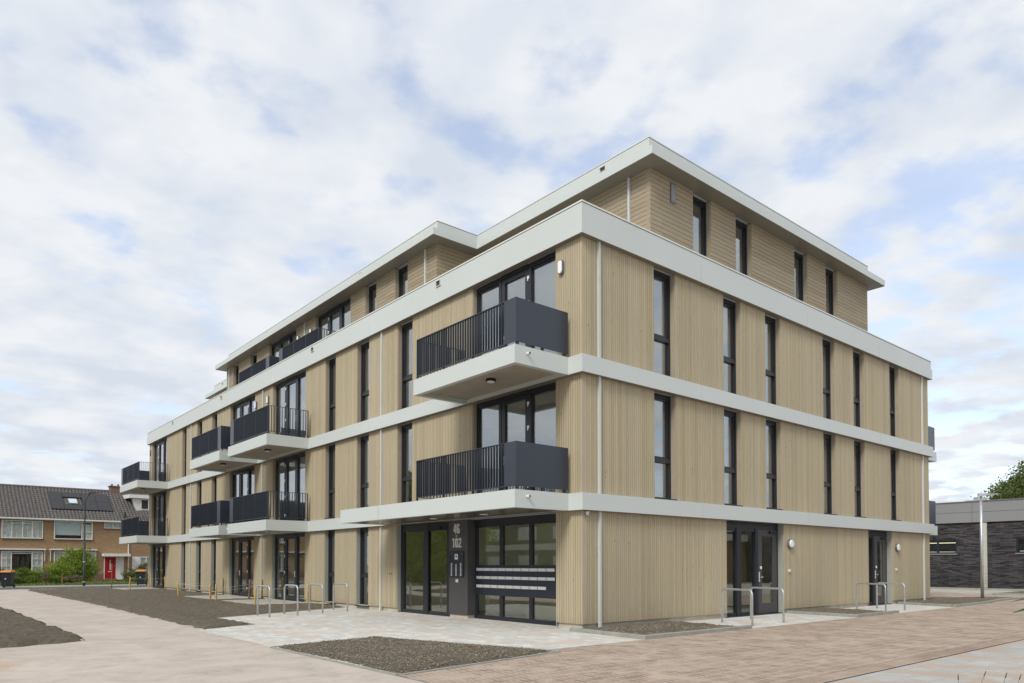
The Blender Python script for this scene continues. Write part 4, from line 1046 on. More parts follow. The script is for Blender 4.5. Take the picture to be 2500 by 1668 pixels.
string(6, 10, 0.20, 0.08, 'sagging white string at the far side of the nearest terrace')
string(9, 11, 0.10, 0.02, 'white string at the near side of the nearest terrace')
m0 = None
for k, (x, y, a, ln, lb) in enumerate(((-0.12, 12.6, 88, 1.6, 'lowest offcut plank lying against the plinth'), (-0.20, 12.7, 94, 1.3, 'upper offcut plank lying on another by the plinth'), (-0.15, 12.2, 80, 0.9, 'short offcut plank lying near the window sill'))):
    o = MB().box(-ln/2, ln/2, -0.05, 0.05, 0, 0.022).build('plank', M['plank'], None); o.location = (x, y, 0.03+0.024*k); o.rotation_euler = (0, 0, R(a)); tag(o, lb, 'plank', 'offcut planks by the wall')

# ------------------------------------------------------------------ lamp posts
lp = empty('street_lamp', (22.09, -0.88, 0), 'slim silver lamp post with flat head in the soil bed at the right', 'street lamp')
MB().tube([(0, 0, 0.0), (0, 0, 0.04)], 0.085, 16).build('base_collar', M['black'], lp)
MB().tube([(0, 0, 0.03), (0, 0, 2.0), (0, 0, 4.16)], 0.062, 18, 0.042).build('pole', M['alu'], lp, True)
hd = MB(); d = Vector((0.63, -0.777, 0)); s_ = Vector((0.777, 0.63, 0))
def hp(a, b, z): return tuple(d*a + s_*b + Vector((0, 0, z)))
hd.hexa([hp(-0.10, -0.06, 4.16), hp(0.12, -0.11, 4.18), hp(0.12, 0.11, 4.18), hp(-0.10, 0.06, 4.16), hp(-0.10, -0.06, 4.29), hp(0.12, -0.11, 4.28), hp(0.12, 0.11, 4.28), hp(-0.10, 0.06, 4.29)])
hd.hexa([hp(0.121, -0.11, 4.19), hp(0.66, -0.07, 4.235), hp(0.66, 0.07, 4.235), hp(0.121, 0.11, 4.19), hp(0.121, -0.11, 4.28), hp(0.66, -0.07, 4.255), hp(0.66, 0.07, 4.255), hp(0.121, 0.11, 4.28)])
hd.build('lamp_head', M['galv'], lp)
MB().box(0.15, 0.25, -0.35, -0.2, 4.17, 4.185).build('lamp_glass', M['opal'], lp)

lp = empty('street_lamp', (-2.30, 42.67, 0), 'tall dark lamp post with curved neck in front of the brick terrace houses', 'street lamp')
MB().tube([(0, 0, 0), (0, 0, 0.6), (0, 0, 2.95)], 0.080, 14, 0.070).build('lower_pole', M['lamp_green'], lp, True)
for z in (0.25, 1.55): MB().tube([(0, 0, z), (0, 0, z+0.04)], 0.084, 14).build('reflective_band', M['white_plastic'], lp)
MB().tube([(0, 0, 2.95), (0, 0, 3.1), (0, 0, 5.3), (0.02, 0, 5.55), (0.12, 0, 5.82), (0.28, 0, 5.98)], 0.045, 12, 0.032).build('upper_pole', M['lamp_green'], lp, True)
MB().hexa([(0.18, -0.09, 5.97), (0.85, -0.12, 6.12), (0.85, 0.12, 6.12), (0.18, 0.09, 5.97), (0.18, -0.07, 6.08), (0.85, -0.08, 6.17), (0.85, 0.08, 6.17), (0.18, 0.07, 6.08)]).build('lamp_head', M['lamp_green'], lp)

# ------------------------------------------------------------------ wheelie bins
def wheelie(loc, rz, label):
    e = empty('wheelie_bin', loc, label, 'bin', 'black wheelie bins', rz)
    MB().hexa([(-0.22, -0.24, 0.06), (0.22, -0.24, 0.06), (0.22, 0.24, 0.06), (-0.22, 0.24, 0.06), (-0.29, -0.33, 0.92), (0.29, -0.33, 0.92), (0.29, 0.33, 0.92), (-0.29, 0.33, 0.92)]).build('body', M['bin'], e, bevel=0.02)
    MB().box(-0.31, 0.31, -0.36, 0.34, 0.86, 0.925).build('rim', M['bin'], e)
    MB().hexa([(-0.31, -0.37, 0.926), (0.31, -0.37, 0.926), (0.31, 0.36, 0.926), (-0.31, 0.36, 0.926), (-0.25, -0.28, 1.03), (0.25, -0.28, 1.03), (0.25, 0.30, 1.05), (-0.25, 0.30, 1.05)]).build('lid', M['orange'], e, bevel=0.015)
    for x in (-0.27, 0.27): MB().tube([(x-0.03, 0.26, 0.10), (x+0.03, 0.26, 0.10)], 0.10, 14).build('wheel', M['black'], e)
    MB().tube([(-0.2, 0.40, 0.95), (0.2, 0.40, 0.95)], 0.018, 8).build('handle', M['bin'], e)
    MB().prism([(-0.05, 0.50), (0.05, 0.50), (0.0, 0.60)], 1, -0.318, -0.300).build('emblem', M['number'], e)
wheelie((-6.45, 41.9, 0.0), R(-25), 'black wheelie bin with orange lid at the left edge of the picture')
wheelie((1.0, 42.3, 0.0), R(-25), 'black wheelie bin with orange lid beside the end of the timber building')

# ------------------------------------------------------------------ terraced brick houses
HY = 57.5; EZ = 5.07; RZ = 7.93; RD = 4.2; G0 = 0.0
def tiles(m, x0, x1, y0, z0, y1, z1, tw=0.26, th=0.36, sub=6):
    L_ = math.hypot(y1-y0, z1-z0); nr = int(round(L_/th)); ny, nz = (-(z1-z0)/L_, (y1-y0)/L_)
    nc = int(round((x1-x0)/tw)); tot = nc*sub
    for r in range(nr):
        t0 = r/nr; t1 = (r+1)/nr+0.012; b = len(m.v)
        for (t, lift) in ((t0, 0.055), (t1, 0.012)):
            for k in range(tot+1):
                u = k/sub; ph = (u % 1.0)
                h = 0.035*math.sin(2*math.pi*ph) + lift
                x = x0+(x1-x0)*k/tot; m.v.append((x, y0+(y1-y0)*t + ny*h, z0+(z1-z0)*t + nz*h))
        for k in range(tot+1):
            x = x0+(x1-x0)*k/tot; m.v.append((x, y0+(y1-y0)*t0 + ny*-0.02, z0+(z1-z0)*t0 + nz*-0.02))
        n = tot+1
        for k in range(tot):
            m.f.append((b+k, b+k+1, b+n+k+1, b+n+k)); m.f.append((b+2*n+k, b+2*n+k+1, b+k+1, b+k))
def hwindow(par, x0, x1, z0, z1, divs, y=HY, curt='curtain', hbars=None, dark=False):
    """white framed window: divs are x positions of mullions"""
    m = MB(); f = 0.07
    m.box(x0, x0+f, y-0.05, y+0.05, z0, z1); m.box(x1-f, x1, y-0.05, y+0.05, z0, z1)
    m.box(x0+f, x1-f, y-0.05, y+0.05, z0, z0+f); m.box(x0+f, x1-f, y-0.05, y+0.05, z1-f, z1)
    for d in divs: m.box(d-0.035, d+0.035, y-0.045, y+0.05, z0+f, z1-f)
    if hbars:
        for (a, b, z) in hbars: m.box(a, b, y-0.04, y+0.04, z-0.02, z+0.02)
    o = m.build('window', M['white'], par)
    MB().box(x0+f-0.002, x1-f+0.002, y+0.0, y+0.01, z0+f-0.002, z1-f+0.002).build('pane', M['glass3'], o)
    MB().box(x0-0.04, x1+0.04, y-0.09, y-0.0505, z0-0.06, z0-0.005).build('sill', M['brick_red'], o)
    if curt:
        c = MB(); n = int((x1-x0)/0.035); b = len(c.v)
        for k in range(n+1):
            x = x0+f+(x1-x0-2*f)*k/n; yy = y+0.075+0.02*math.sin(k*1.7)+0.01*math.sin(k*0.6)
            c.v += [(x, yy, z0+0.02), (x, yy, z1-0.05), (x, yy+0.01, z0+0.02), (x, yy+0.01, z1-0.05)]
        for k in range(n): q = b+4*k; c.f += [(q, q+4, q+5, q+1), (q+2, q+3, q+7, q+6)]
        c.build('curtain', M[curt], o)
    return o
def house(x0, x1, label, wins, door=None):
    e = empty('terraced_house', (0, 0, 0), label, 'house', 'brick terraced houses')
    ops = sorted([(w_[0], w_[1], w_[2], w_[3]) for w_ in wins] + ([door] if door else []))
    m = MB()
    # wall with real openings: rows split at all z edges
    zs = sorted(set([G0, 0.62, EZ-0.13] + [o[2] for o in ops] + [o[3] for o in ops])); zs = [z for z in zs if z <= EZ-0.13]
    for za, zb_ in zip(zs[:-1], zs[1:]):
        if zb_-za < 1e-4: continue
        if zb_ <= 0.62: continue
        cut = [(o[0], o[1]) for o in ops if o[2] <= za+1e-6 and o[3] >= zb_-1e-6]
        for a, b in segs(x1, cut, x0): m.box(a, b, HY, HY+0.28, za, zb_)
    m.build('wall', M['brick'], e)
    m = MB(); cut = [(door[0], door[1])] if door else []
    for a, b in segs(x1, cut, x0): m.box(a, b, HY-0.012, HY+0.28, G0-0.2, 0.619)
    m.build('plinth', M['brick_red'], e)
    MB().box(x0, x1, HY+0.281, HY+0.30, 2.42, 2.60).build('floor_edge', M['inner'], e)
    MB().box(x0+0.01, x1-0.01, HY+3.2, HY+8.4, G0, EZ).build('back_wall', M['brick'], e)
    MB().box(x0+0.02, x1-0.02, HY+0.30, HY+3.19, 2.45, 2.6).build('floor', M['inner'], e)
    MB().box(x0, x1, HY-0.30, HY+8.6, EZ-0.13, EZ-0.001).build('eaves_board', M['white'], e)
    MB().box(x0, x1, HY-0.40, HY-0.301, EZ-0.10, EZ+0.01).build('gutter', M['white'], e)
    m = MB(); tiles(m, x0, x1, HY-0.32, EZ+0.02, HY+RD, RZ); rf = m.build('roof', M['tile'], e, True)
    MB().hexa([(x0, HY+RD+0.02, RZ-0.1), (x1, HY+RD+0.02, RZ-0.1), (x1, HY+8.7, EZ), (x0, HY+8.7, EZ), (x0, HY+RD+0.02, RZ), (x1, HY+RD+0.02, RZ), (x1, HY+8.7, EZ+0.1), (x0, HY+8.7, EZ+0.1)]).build('rear_roof', M['tile'], rf)
    MB().prism([(HY-0.25, EZ), (HY+RD, RZ-0.05), (HY+8.4, EZ)], 0, x0+0.01, x0+0.05).build('gable', M['brick'], e)
    MB().prism([(HY-0.25, EZ), (HY+RD, RZ-0.05), (HY+8.4, EZ)], 0, x1-0.05, x1-0.01).build('gable', M['brick'], e)
    m = MB(); n = int((x1-x0)/0.4)
    for k in range(n): a = x0+(x1-x0)*k/n; b = x0+(x1-x0)*(k+1)/n; m.tube([(a, HY+RD, RZ+0.02), (b-0.01, HY+RD, RZ+0.03)], 0.11, 8)
    m.build('ridge', M['tile'], rf)
    return e, rf
def awning(e, x0, x1, z, arms):
    MB().box(x0, x1, HY-0.22, HY-0.001, z-0.06, z+0.05).build('awning_case', M['white'], e)
    for x in arms: MB().box(x-0.025, x+0.025, HY-0.10, HY-0.013, z-0.95, z-0.061).build('awning_arm', M['white'], e)
# left house
w1 = [(-5.49, -2.76, 3.45, 4.87), (-5.48, -2.74, 0.70, 2.42)]
h1, rf1 = house(-8.34, -2.42, 'left brick terraced house with two wide white windows and a plain tiled roof', w1)
hwindow(h1, *w1[0], [-4.82, -4.12, -3.46], hbars=[(-4.79, -3.49, 4.62)])
o = hwindow(h1, *w1[1], [-4.82, -3.46], curt=None, hbars=[(-5.41, -4.85, 1.82), (-5.41, -4.85, 1.25), (-3.43, -2.81, 1.82), (-3.43, -2.81, 1.25), (-4.79, -3.49, 2.25)])
m = MB(); m.box(-5.13, -5.10, HY-0.04, HY+0.04, 0.77, 2.35); m.box(-3.13, -3.10, HY-0.04, HY+0.04, 0.77, 2.35); m.build('glazing_bar', M['white'], o)
MB().box(-5.40, -4.84, HY+0.055, HY+0.07, 0.75, 2.38).build('curtain', M['curtain'], o); MB().box(-3.44, -2.80, HY+0.055, HY+0.07, 0.75, 2.38).build('curtain', M['curtain'], o)
MB().box(-4.40, -3.65, HY+0.25, HY+0.27, 0.75, 2.38).build('curtain', M['darkroom'], o)  # dark sheet, no cloth: paints the unlit room behind the middle pane
awning(h1, -8.2, -2.54, 2.60, (-2.62,))
# middle house
w2 = [(-2.0, 0.74, 3.44, 4.92), (1.59, 3.20, 4.42, 4.93), (-1.98, 0.90, 0.70, 2.43)]
door2 = (1.60, 3.12, 0.0, 2.06)
h2, rf2 = house(-2.419, 3.47, 'middle brick terraced house with the red front door and solar panels on its roof', w2, door2)
hwindow(h2, *w2[0], [-0.04], hbars=[(0.03, 0.67, 4.05)], curt=None)
MB().box(-1.9, -0.11, HY+0.052, HY+0.065, 3.78, 4.88).build('roller_blind', M['blind'], h2)
MB().box(0.02, 0.68, HY+0.052, HY+0.065, 3.5, 4.7).build('window_blind', M['curtain'], h2)
hwindow(h2, *w2[1], [2.25]); hwindow(h2, *w2[2], [-1.3, 0.2])
awning(h2, -2.30, 1.07, 2.61, (-2.23, 0.98))
MB().box(1.43, 3.46, HY-0.75, HY-0.013, 2.07, 2.30).build('door_canopy', M['white'], h2)
dr = MB().box(1.68, 2.50, HY+0.02, HY+0.07, 0.22, 2.0).build('front_door', M['red'], h2)
MB().box(1.66, 2.52, HY-0.15, HY+0.1, 0.0, 0.215).build('doorstep', M['brick_red'], dr)
m = MB(); m.box(1.602, 1.675, HY+0.0, HY+0.1, 0.1, 2.058); m.box(2.505, 2.56, HY+0.0, HY+0.1, 0.1, 2.058); m.box(1.676, 2.504, HY+0.0, HY+0.1, 2.005, 2.058); m.build('door_frame', M['white'], dr)
for k in range(5): MB().box(2.04, 2.13, HY+0.012, HY+0.019, 0.95+0.17*k, 1.08+0.17*k).build('door_light', M['curtain'], dr)
MB().box(1.91, 2.24, HY+0.008, HY+0.019, 0.76, 0.82).build('letter_flap', M['metal'], dr)
MB().box(2.40, 2.47, HY-0.03, HY+0.019, 1.23, 1.27).build('handle', M['metal'], dr)
MB().box(2.561, 3.118, HY+0.01, HY+0.08, 0.1, 2.058).build('side_panel', M['white'], h2)
MB().tube([(3.44, HY-0.06, 0.3), (3.44, HY-0.06, 4.95)], 0.045, 8).build('downpipe', M['white'], h2)
def roof_pt(x, t, lift): # t metres up the slope in y
    k = (RZ-EZ)/(RD+0.32); n = math.hypot(1, k)
    return (x, HY-0.32+t*1.0 - k/n*lift, EZ+0.02+t*k + lift/n)
def panel(x0, x1, t0, t1, name, mat, par, l0=0.10, l1=0.15):
    MB().hexa([roof_pt(x0, t0, l0), roof_pt(x1, t0, l0), roof_pt(x1, t1, l0), roof_pt(x0, t1, l0), roof_pt(x0, t0, l1), roof_pt(x1, t0, l1), roof_pt(x1, t1, l1), roof_pt(x0, t1, l1)]).build(name, mat, par)
def tz(z): return (z-EZ-0.02)/((RZ-EZ)/(RD+0.32))
ta, tb, tm = tz(5.85), tz(7.42), tz(6.62)
for (a, b, c, d) in ((-2.08, -1.13, ta, tm), (-2.08, -1.13, tm, tb), (-1.12, 0.32, ta, tz(6.28)), (-1.12, 0.32, tz(6.98), tb), (0.33, 1.34, ta, tm), (0.33, 1.34, tm, tb), (1.35, 2.38, ta, tm), (1.35, 2.38, tm, tb)):
    panel(a+0.006, b-0.006, c+0.008, d-0.008, 'solar_panel', M['solar'], rf2)
panel(-0.75, -0.05, tz(6.42), tz(6.88), 'skylight', M['fascia'], rf2, 0.05, 0.13); panel(-0.68, -0.12, tz(6.47), tz(6.84), 'skylight_pane', M['blind'], rf2, 0.125, 0.137)
ch = MB().box(2.78, 3.66, HY+RD-0.35, HY+RD+0.45, RZ-0.3, RZ+0.42).build('chimney', M['brick_red'], rf2)
MB().box(2.70, 3.74, HY+RD-0.43, HY+RD+0.53, RZ+0.421, RZ+0.50).build('chimney_cap', M['tile'], ch)
for x in (2.95, 3.45): MB().tube([(x, HY+RD, RZ+0.5), (x, HY+RD, RZ+0.68)], 0.08, 8).build('chimney_pot', M['brick_red'], ch)
MB().tube([roof_pt(3.2, 0.45, 0.0), (3.2, HY+0.15, EZ+0.78)], 0.07, 8).build('vent_pipe', M['black'], rf2)
# right house
w3 = [(3.74, 6.2, 0.62, 2.05), (4.2, 6.4, 3.45, 4.9)]
h3, rf3 = house(3.471, 9.4, 'right brick terraced house with white dormer, partly hidden by the timber building', w3)
hwindow(h3, w3[0][0], w3[0][1], w3[0][2], w3[0][3], [4.37, 4.85]); MB().box(3.80, 4.33, HY-0.055, HY-0.051, 0.66, 2.0).build('window_panel', M['white'], h3)
hwindow(h3, *w3[1], [5.2])
m = MB(); m.hexa([(4.30, HY+1.25, 6.1), (7.2, HY+1.25, 6.1), (7.2, HY+3.6, 7.2), (4.30, HY+3.6, 7.2), (3.98, HY+1.2, 7.2), (7.4, HY+1.2, 7.2), (7.4, HY+3.6, 7.5), (3.98, HY+3.6, 7.5)])
dm = m.build('dormer', M['white'], rf3)
MB().hexa([(3.7, HY+0.95, 7.2), (7.6, HY+0.95, 7.2), (7.6, HY+3.9, 7.25), (3.7, HY+3.9, 7.25), (3.7, HY+0.95, 7.5), (7.6, HY+0.95, 7.5), (7.6, HY+3.9, 7.6), (3.7, HY+3.9, 7.6)]).build('dormer_roof', M['white'], dm)
m = MB(); m.box(4.62, 5.30, HY+1.15, HY+1.20, 6.22, 7.14); m.build('dormer_window_frame', M['white'], dm)
MB().box(4.70, 5.22, HY+1.135, HY+1.149, 6.30, 7.07).build('dormer_pane', M['darkroom'], dm)

for k, lb in ((1, 'brick terraced house further left along the row, mirrored in the glass doors'), (2, 'brick terraced house at the far left end of the row')):
    c = copy_tree(h1); c.location = (-5.925*k, 0, 0); c['label'] = lb
# ------------------------------------------------------------------ vegetation
def foliage(name, parts, n, size, mat, parent=None, seed=1, aspect=0.6, flat=0.0):
    """leaf clumps: parts are ellipsoids (x,y,z,rx,ry,rz)"""
    r = np.random.RandomState(seed); V = []; F = []
    vol = np.array([p[3]*p[4]*p[5] for p in parts])**0.67; cnt = (vol/vol.sum()*n).astype(int)
    for p, c in zip(parts, cnt):
        k = 0; cl = max(5, c//22)
        d = r.normal(size=(cl, 3)); d /= np.linalg.norm(d, axis=1)[:, None]
        rad = r.uniform(0.55, 1.08, cl)[:, None]; cen = d*rad*np.array(p[3:6]) + np.array(p[:3])
        which = r.randint(0, cl, c); off = r.normal(size=(c, 3))*np.array(p[3:6])*0.16
        P = cen[which]+off
        # a share of leaves deep inside
        q = r.rand(c) < 0.18; dd = r.normal(size=(c, 3)); dd /= np.linalg.norm(dd, axis=1)[:, None]
        P[q] = (dd*r.uniform(0, 0.8, c)[:, None]*np.array(p[3:6])+np.array(p[:3]))[q]
        P[:, 2] = np.maximum(P[:, 2], 0.03)
        a = r.normal(size=(c, 3)); a /= np.linalg.norm(a, axis=1)[:, None]
        b = np.cross(a, r.normal(size=(c, 3))); b /= np.linalg.norm(b, axis=1)[:, None]
        s = size*r.uniform(0.6, 1.4, c)[:, None]
        Q = np.stack([P-a*s, P-b*s*aspect, P+a*s, P+b*s*aspect], 1).reshape(-1, 3)
        base = len(V); V += Q.tolist(); F += [(base+4*i, base+4*i+1, base+4*i+2, base+4*i+3) for i in range(c)]
    me = bpy.data.meshes.new(name); me.from_pydata(V, [], F); me.update(); me.materials.append(mat)
    o = bpy.data.objects.new(name, me); C.objects.link(o)
    if parent is not None: o.parent = parent
    return o
def shrub(name, x, y, parts, n, size, mat, label, seed, cat='shrub', stems=5, stem_h=None, grp='garden shrubs by the brick houses'):
    e = empty(name, (x, y, 0), label, cat, grp)
    foliage('foliage', parts, n, size, M[mat], e, seed)
    h = stem_h or max(p[2]+p[5]*0.5 for p in parts); r = random.Random(seed); m = MB()
    for k in range(stems):
        a = r.uniform(0, 6.28); q = r.choice(parts)
        m.tube([(0.05*math.cos(a), 0.05*math.sin(a), 0), (q[0]*0.4, q[1]*0.4, h*0.45), (q[0]+r.uniform(-.3, .3)*q[3], q[1], q[2]+q[5]*0.4)], 0.022, 5, 0.007)
    m.build('stem', M['bark'], e)
    return e
shrub('large_shrub', -1.45, 51.0, [(0, 0, 1.25, 1.2, 0.9, 0.95), (-0.95, 0, 1.0, 0.8, 0.7, 0.7), (0.9, 0, 1.25, 0.7, 0.7, 0.8), (-0.2, 0, 2.0, 0.8, 0.6, 0.6), (0.5, 0.1, 2.3, 0.45, 0.5, 0.6), (0.1, 0, 0.55, 1.1, 0.8, 0.5)], 11000, 0.055, 'leaf_bright', 'largest bright green shrub, in front of the middle brick house beside the lamp post', 11, stems=9)
shrub('hedge', -3.45, 49.5, [(0, 0, 0.70, 1.15, 0.5, 0.5), (0.9, 0, 0.95, 0.7, 0.5, 0.5), (-0.9, 0, 0.55, 0.7, 0.45, 0.45)], 6800, 0.045, 'leaf_bright', 'rounded bright green hedge between the two living room windows', 12)
shrub('round_shrub', -5.0, 48.9, [(0, 0, 0.72, 0.52, 0.45, 0.42), (0.1, 0, 0.4, 0.5, 0.4, 0.35)], 2600, 0.045, 'leaf_mid', 'round mid green shrub under the left living room window', 13)
shrub('flowering_shrub', -5.45, 47.8, [(0, 0, 0.33, 0.55, 0.4, 0.30), (-0.3, 0, 0.25, 0.4, 0.35, 0.25)], 1900, 0.04, 'leaf_dark', 'low dark green shrub beside the left wheelie bin', 14)
shrub('low_shrub', -4.55, 47.7, [(0, 0, 0.33, 0.42, 0.35, 0.28)], 1300, 0.04, 'leaf_mid', 'small low shrub in the middle of the left garden', 15)
shrub('bare_shrub', -3.82, 47.4, [(0, 0, 0.62, 0.28, 0.28, 0.42)], 900, 0.03, 'leaf_dry', 'thin dry brownish shrub in the left garden', 16)
shrub('leafy_shrub', -3.25, 47.3, [(0, 0, 0.30, 0.42, 0.35, 0.30)], 1500, 0.045, 'leaf_mid', 'low leafy shrub next to the small garden post', 17)
shrub('purple_shrub', -6.55, 46.9, [(0, 0, 0.75, 0.42, 0.4, 0.5)], 1800, 0.04, 'leaf_purple', 'dark purple leaved shrub at the left edge', 18)
shrub('tall_grass', -2.15, 47.6, [(0, 0, 0.35, 0.55, 0.4, 0.33), (-0.5, 0, 0.3, 0.3, 0.3, 0.28)], 1700, 0.045, 'leaf_dry', 'yellowish tall grass clump to the left of the lamp post', 19)
shrub('wild_shrub', 1.95, 49.6, [(0, 0, 0.5, 0.62, 0.5, 0.5), (0.55, 0, 0.75, 0.5, 0.45, 0.5), (0.85, 0, 1.15, 0.3, 0.3, 0.38)], 3600, 0.042, 'leaf_dark', 'wild shrub right of the red front door', 20)
shrub('wild_shrub', 2.75, 48.0, [(0, 0, 0.4, 0.55, 0.4, 0.4), (-0.6, 0, 0.25, 0.4, 0.3, 0.28)], 2100, 0.045, 'leaf_mid', 'low bushy shrub behind the right wheelie bin', 21)
p_ = MB().box(-3.0, -2.93, 46.45, 46.52, 0, 0.80).build('garden_post', M['stake_dark'], None); tag(p_, 'short grey garden post standing in the grass', 'post')
# lawn
r = np.random.RandomState(8); n = 15000
X = np.where(r.rand(n) < 0.6, r.uniform(-7.5, 3.6, n), r.uniform(-2.9, 1.7, n)); Y = r.uniform(45.4, 52.0, n); H = r.uniform(0.05, 0.16, n)*(0.7+0.8*vn(X, Y, 1.5))
A = r.uniform(0, math.pi, n); wv = r.uniform(0.02, 0.05, n); lx = r.normal(0, 0.04, n); ly = r.normal(0, 0.04, n)
V = np.stack([np.stack([X-np.cos(A)*wv, Y-np.sin(A)*wv, np.zeros(n)], 1), np.stack([X+np.cos(A)*wv, Y+np.sin(A)*wv, np.zeros(n)], 1), np.stack([X+lx, Y+ly, H], 1)], 1).reshape(-1, 3)
me = bpy.data.meshes.new('lawn_grass'); me.from_pydata(V.tolist(), [], [(3*i, 3*i+1, 3*i+2) for i in range(n)]); me.update(); me.materials.append(M['grass'])
o = bpy.data.objects.new('lawn_grass', me); C.objects.link(o); tag(o, 'rough green lawn in front of the brick houses', 'grass', kind='stuff')
sheet('lawn_ground', [(-7.5, 45.35), (1.7, 45.4), (1.4, 53), (-7.5, 53)], 0.014, simple('lawn_base', (0.17, 0.19, 0.06), 0.95, 0.3, 4))

def tree(x, y, h, crown, n, size, label, seed, mat='tree_leaf', grp=None, name='broadleaf_tree'):
    e = empty(name, (x, y, 0), label, 'tree', grp)
    rr = random.Random(seed); base = h*0.30; parts = []
    for k in range(15):
        a = rr.uniform(0, 6.28); q = rr.uniform(0.15, 0.78)*crown; zz = base+(h-base)*rr.uniform(0.22, 0.85)
        s = crown*rr.uniform(0.26, 0.42)*(1.15-0.5*abs((zz-base)/(h-base)-0.45)); parts.append((q*math.cos(a), q*math.sin(a), zz, s, s, s*0.8))
    parts.append((0, 0, h-crown*0.3, crown*0.42, crown*0.42, crown*0.32)); parts.append((0, 0, (base+h)/2, crown*0.55, crown*0.55, crown*0.5))
    foliage('crown', parts, n, size, M[mat], e, seed)
    m = MB(); m.tube([(0, 0, -0.2), (0.08, 0, base*0.6), (0, 0.1, base*1.3), (0, 0, h*0.75)], h*0.028, 10, h*0.006)
    for q in parts[:9]: m.tube([(0, 0, base*rr.uniform(0.9, 1.4)), (q[0]*0.5, q[1]*0.5, (base+q[2])*0.5+0.3), (q[0], q[1], q[2])], h*0.010, 6, h*0.003)
    m.build('trunk', M['bark'], e, True)
    return e
tree(60.0, 5.9, 9.9, 5.6, 64000, 0.11, 'leafy green tree rising behind the flat roofed charcoal brick building', 31)
# trees and houses on the other side of the street, seen mirrored in the glass
for k, (x, y, h, c) in enumerate(((-21, 12, 8.5, 3.6), (-19, 38, 9.5, 4.0), (-23, 46, 9.0, 4.0), (-10, -30, 9, 3.8), (14, -27, 10, 4.2), (33, -30, 9.5, 4.0))):
    tree(x, y, h, c, 5200, 0.17, ['tree west of the path nearest the street', 'tall tree west of the path', 'tree west of the path near the side road', 'tree south of the camera', 'tall tree south of the street', 'tree south of the street at its east end'][k], 40+k, grp='trees behind the camera')
for k, (x, y) in enumerate(((-19.5, 35.0), (-22.5, 41.0), (-17.0, 30.5), (-27.0, 50.0))):
    shrub('tall_shrub', x, y, [(0, 0, 2.2, 2.6, 2.6, 2.3), (1.0, 0.8, 4.2, 1.9, 1.9, 1.6), (-1.2, -0.6, 3.6, 1.8, 1.8, 1.7), (0, 1.5, 1.2, 2.6, 2.2, 1.3)], 5000, 0.16, 'leaf_yellow' if k < 2 else 'leaf_bright', ['tall green shrub mirrored in the sliding door', 'second tall shrub mirrored in the sliding door', 'tall shrub west of the path', 'tall shrub near the far houses west'][k], 70+k, grp='shrubs west of the path')
# low brick building south of the street (mirrored in the side doors)
sb = empty('brick_building', (42, -19, 0), 'low brown brick building across the street with white framed windows', 'building')
m = MB()
for a, b in segs(22, [(4, 7), (10, 13), (16, 19)], -22): m.box(a, b, 0, 0.3, 0.9, 2.4)
m.box(-22, 22, 0, 0.3, 0, 0.9); m.box(-22, 22, 0, 0.3, 2.4, 3.1); m.box(-22, 22, -8, -0.001, 0, 3.1)
m.build('wall', M['brick'], sb)
MB().box(-22.3, 22.3, -8.3, 0.6, 3.101, 3.6).build('fascia', M['white'], sb)
for a in (4, 10, 16):
    MB().box(a, a+3, 0.05, 0.25, 0.901, 2.399).build('window', M['darkroom'], sb)
wh = empty('white_house', (-33, 30, 0), 'white and brown house row west of the path', 'house')
MB().box(-8, 0, -22, 22, 0, 2.7).build('wall', M['brick_grey'], wh)
MB().box(-8, 0.05, -22, 22, 2.701, 3.3).build('white_band', M['white'], wh)
MB().box(-8, 0, -22, 22, 3.301, 5.4).build('upper_wall', M['brick_grey'], wh)
m = MB()
for k in range(9): m.box(0.001, 0.08, -20+k*4.8, -17.5+k*4.8, 3.7, 4.9); m.box(0.001, 0.08, -20+k*4.8, -17.5+k*4.8, 0.9, 2.2)
m.build('window', M['white'], wh)
MB().prism([(-8.3, 5.401), (0.3, 5.401), (-4, 8.4)], 1, -22, 22).build('roof', M['tile'], wh)

# ------------------------------------------------------------------ charcoal brick building behind, right
DX = 37.0
db = empty('brick_hall', (0, 0, 0), 'low flat roofed hall of charcoal brick with a grey panel fascia at the right', 'building')
ops = [(4.93, 8.6), (-1.4, 1.92)]
m = MB()
for a, b in segs(24, ops, -30): m.box(DX, DX+0.3, a, b, 2.05, 2.90)
m.box(DX, DX+0.3, -30, 24, -0.1, 2.05); m.box(DX, DX+0.3, -30, 24, 2.90, 3.879); m.box(DX+0.31, DX+12, 23.7, 24, 0, 3.879); m.box(DX+11.7, DX+12, -30, 23.69, 0, 3.879)
m.build('wall', M['darkbrick'], db)
m = MB()
ys = [-30]+[4.06+k*5.0 for k in range(-6, 4)]+[24.1]
for a, b in zip(ys[:-1], ys[1:]):
    for c, d in ((3.88, 4.47), (4.485, 5.08)): m.box(DX-0.12, DX+0.2, a+0.008, b-0.008, c, d)
m.build('fascia_panel', M['fascia'], db)
MB().box(DX-0.10, DX+12, -30, 24, 3.885, 5.07).build('roof_edge', M['darkgap'], db)
MB().box(DX-0.16, DX+12, -30, 24.1, 5.081, 5.14).build('roof_trim', M['lamp_grey'], db)
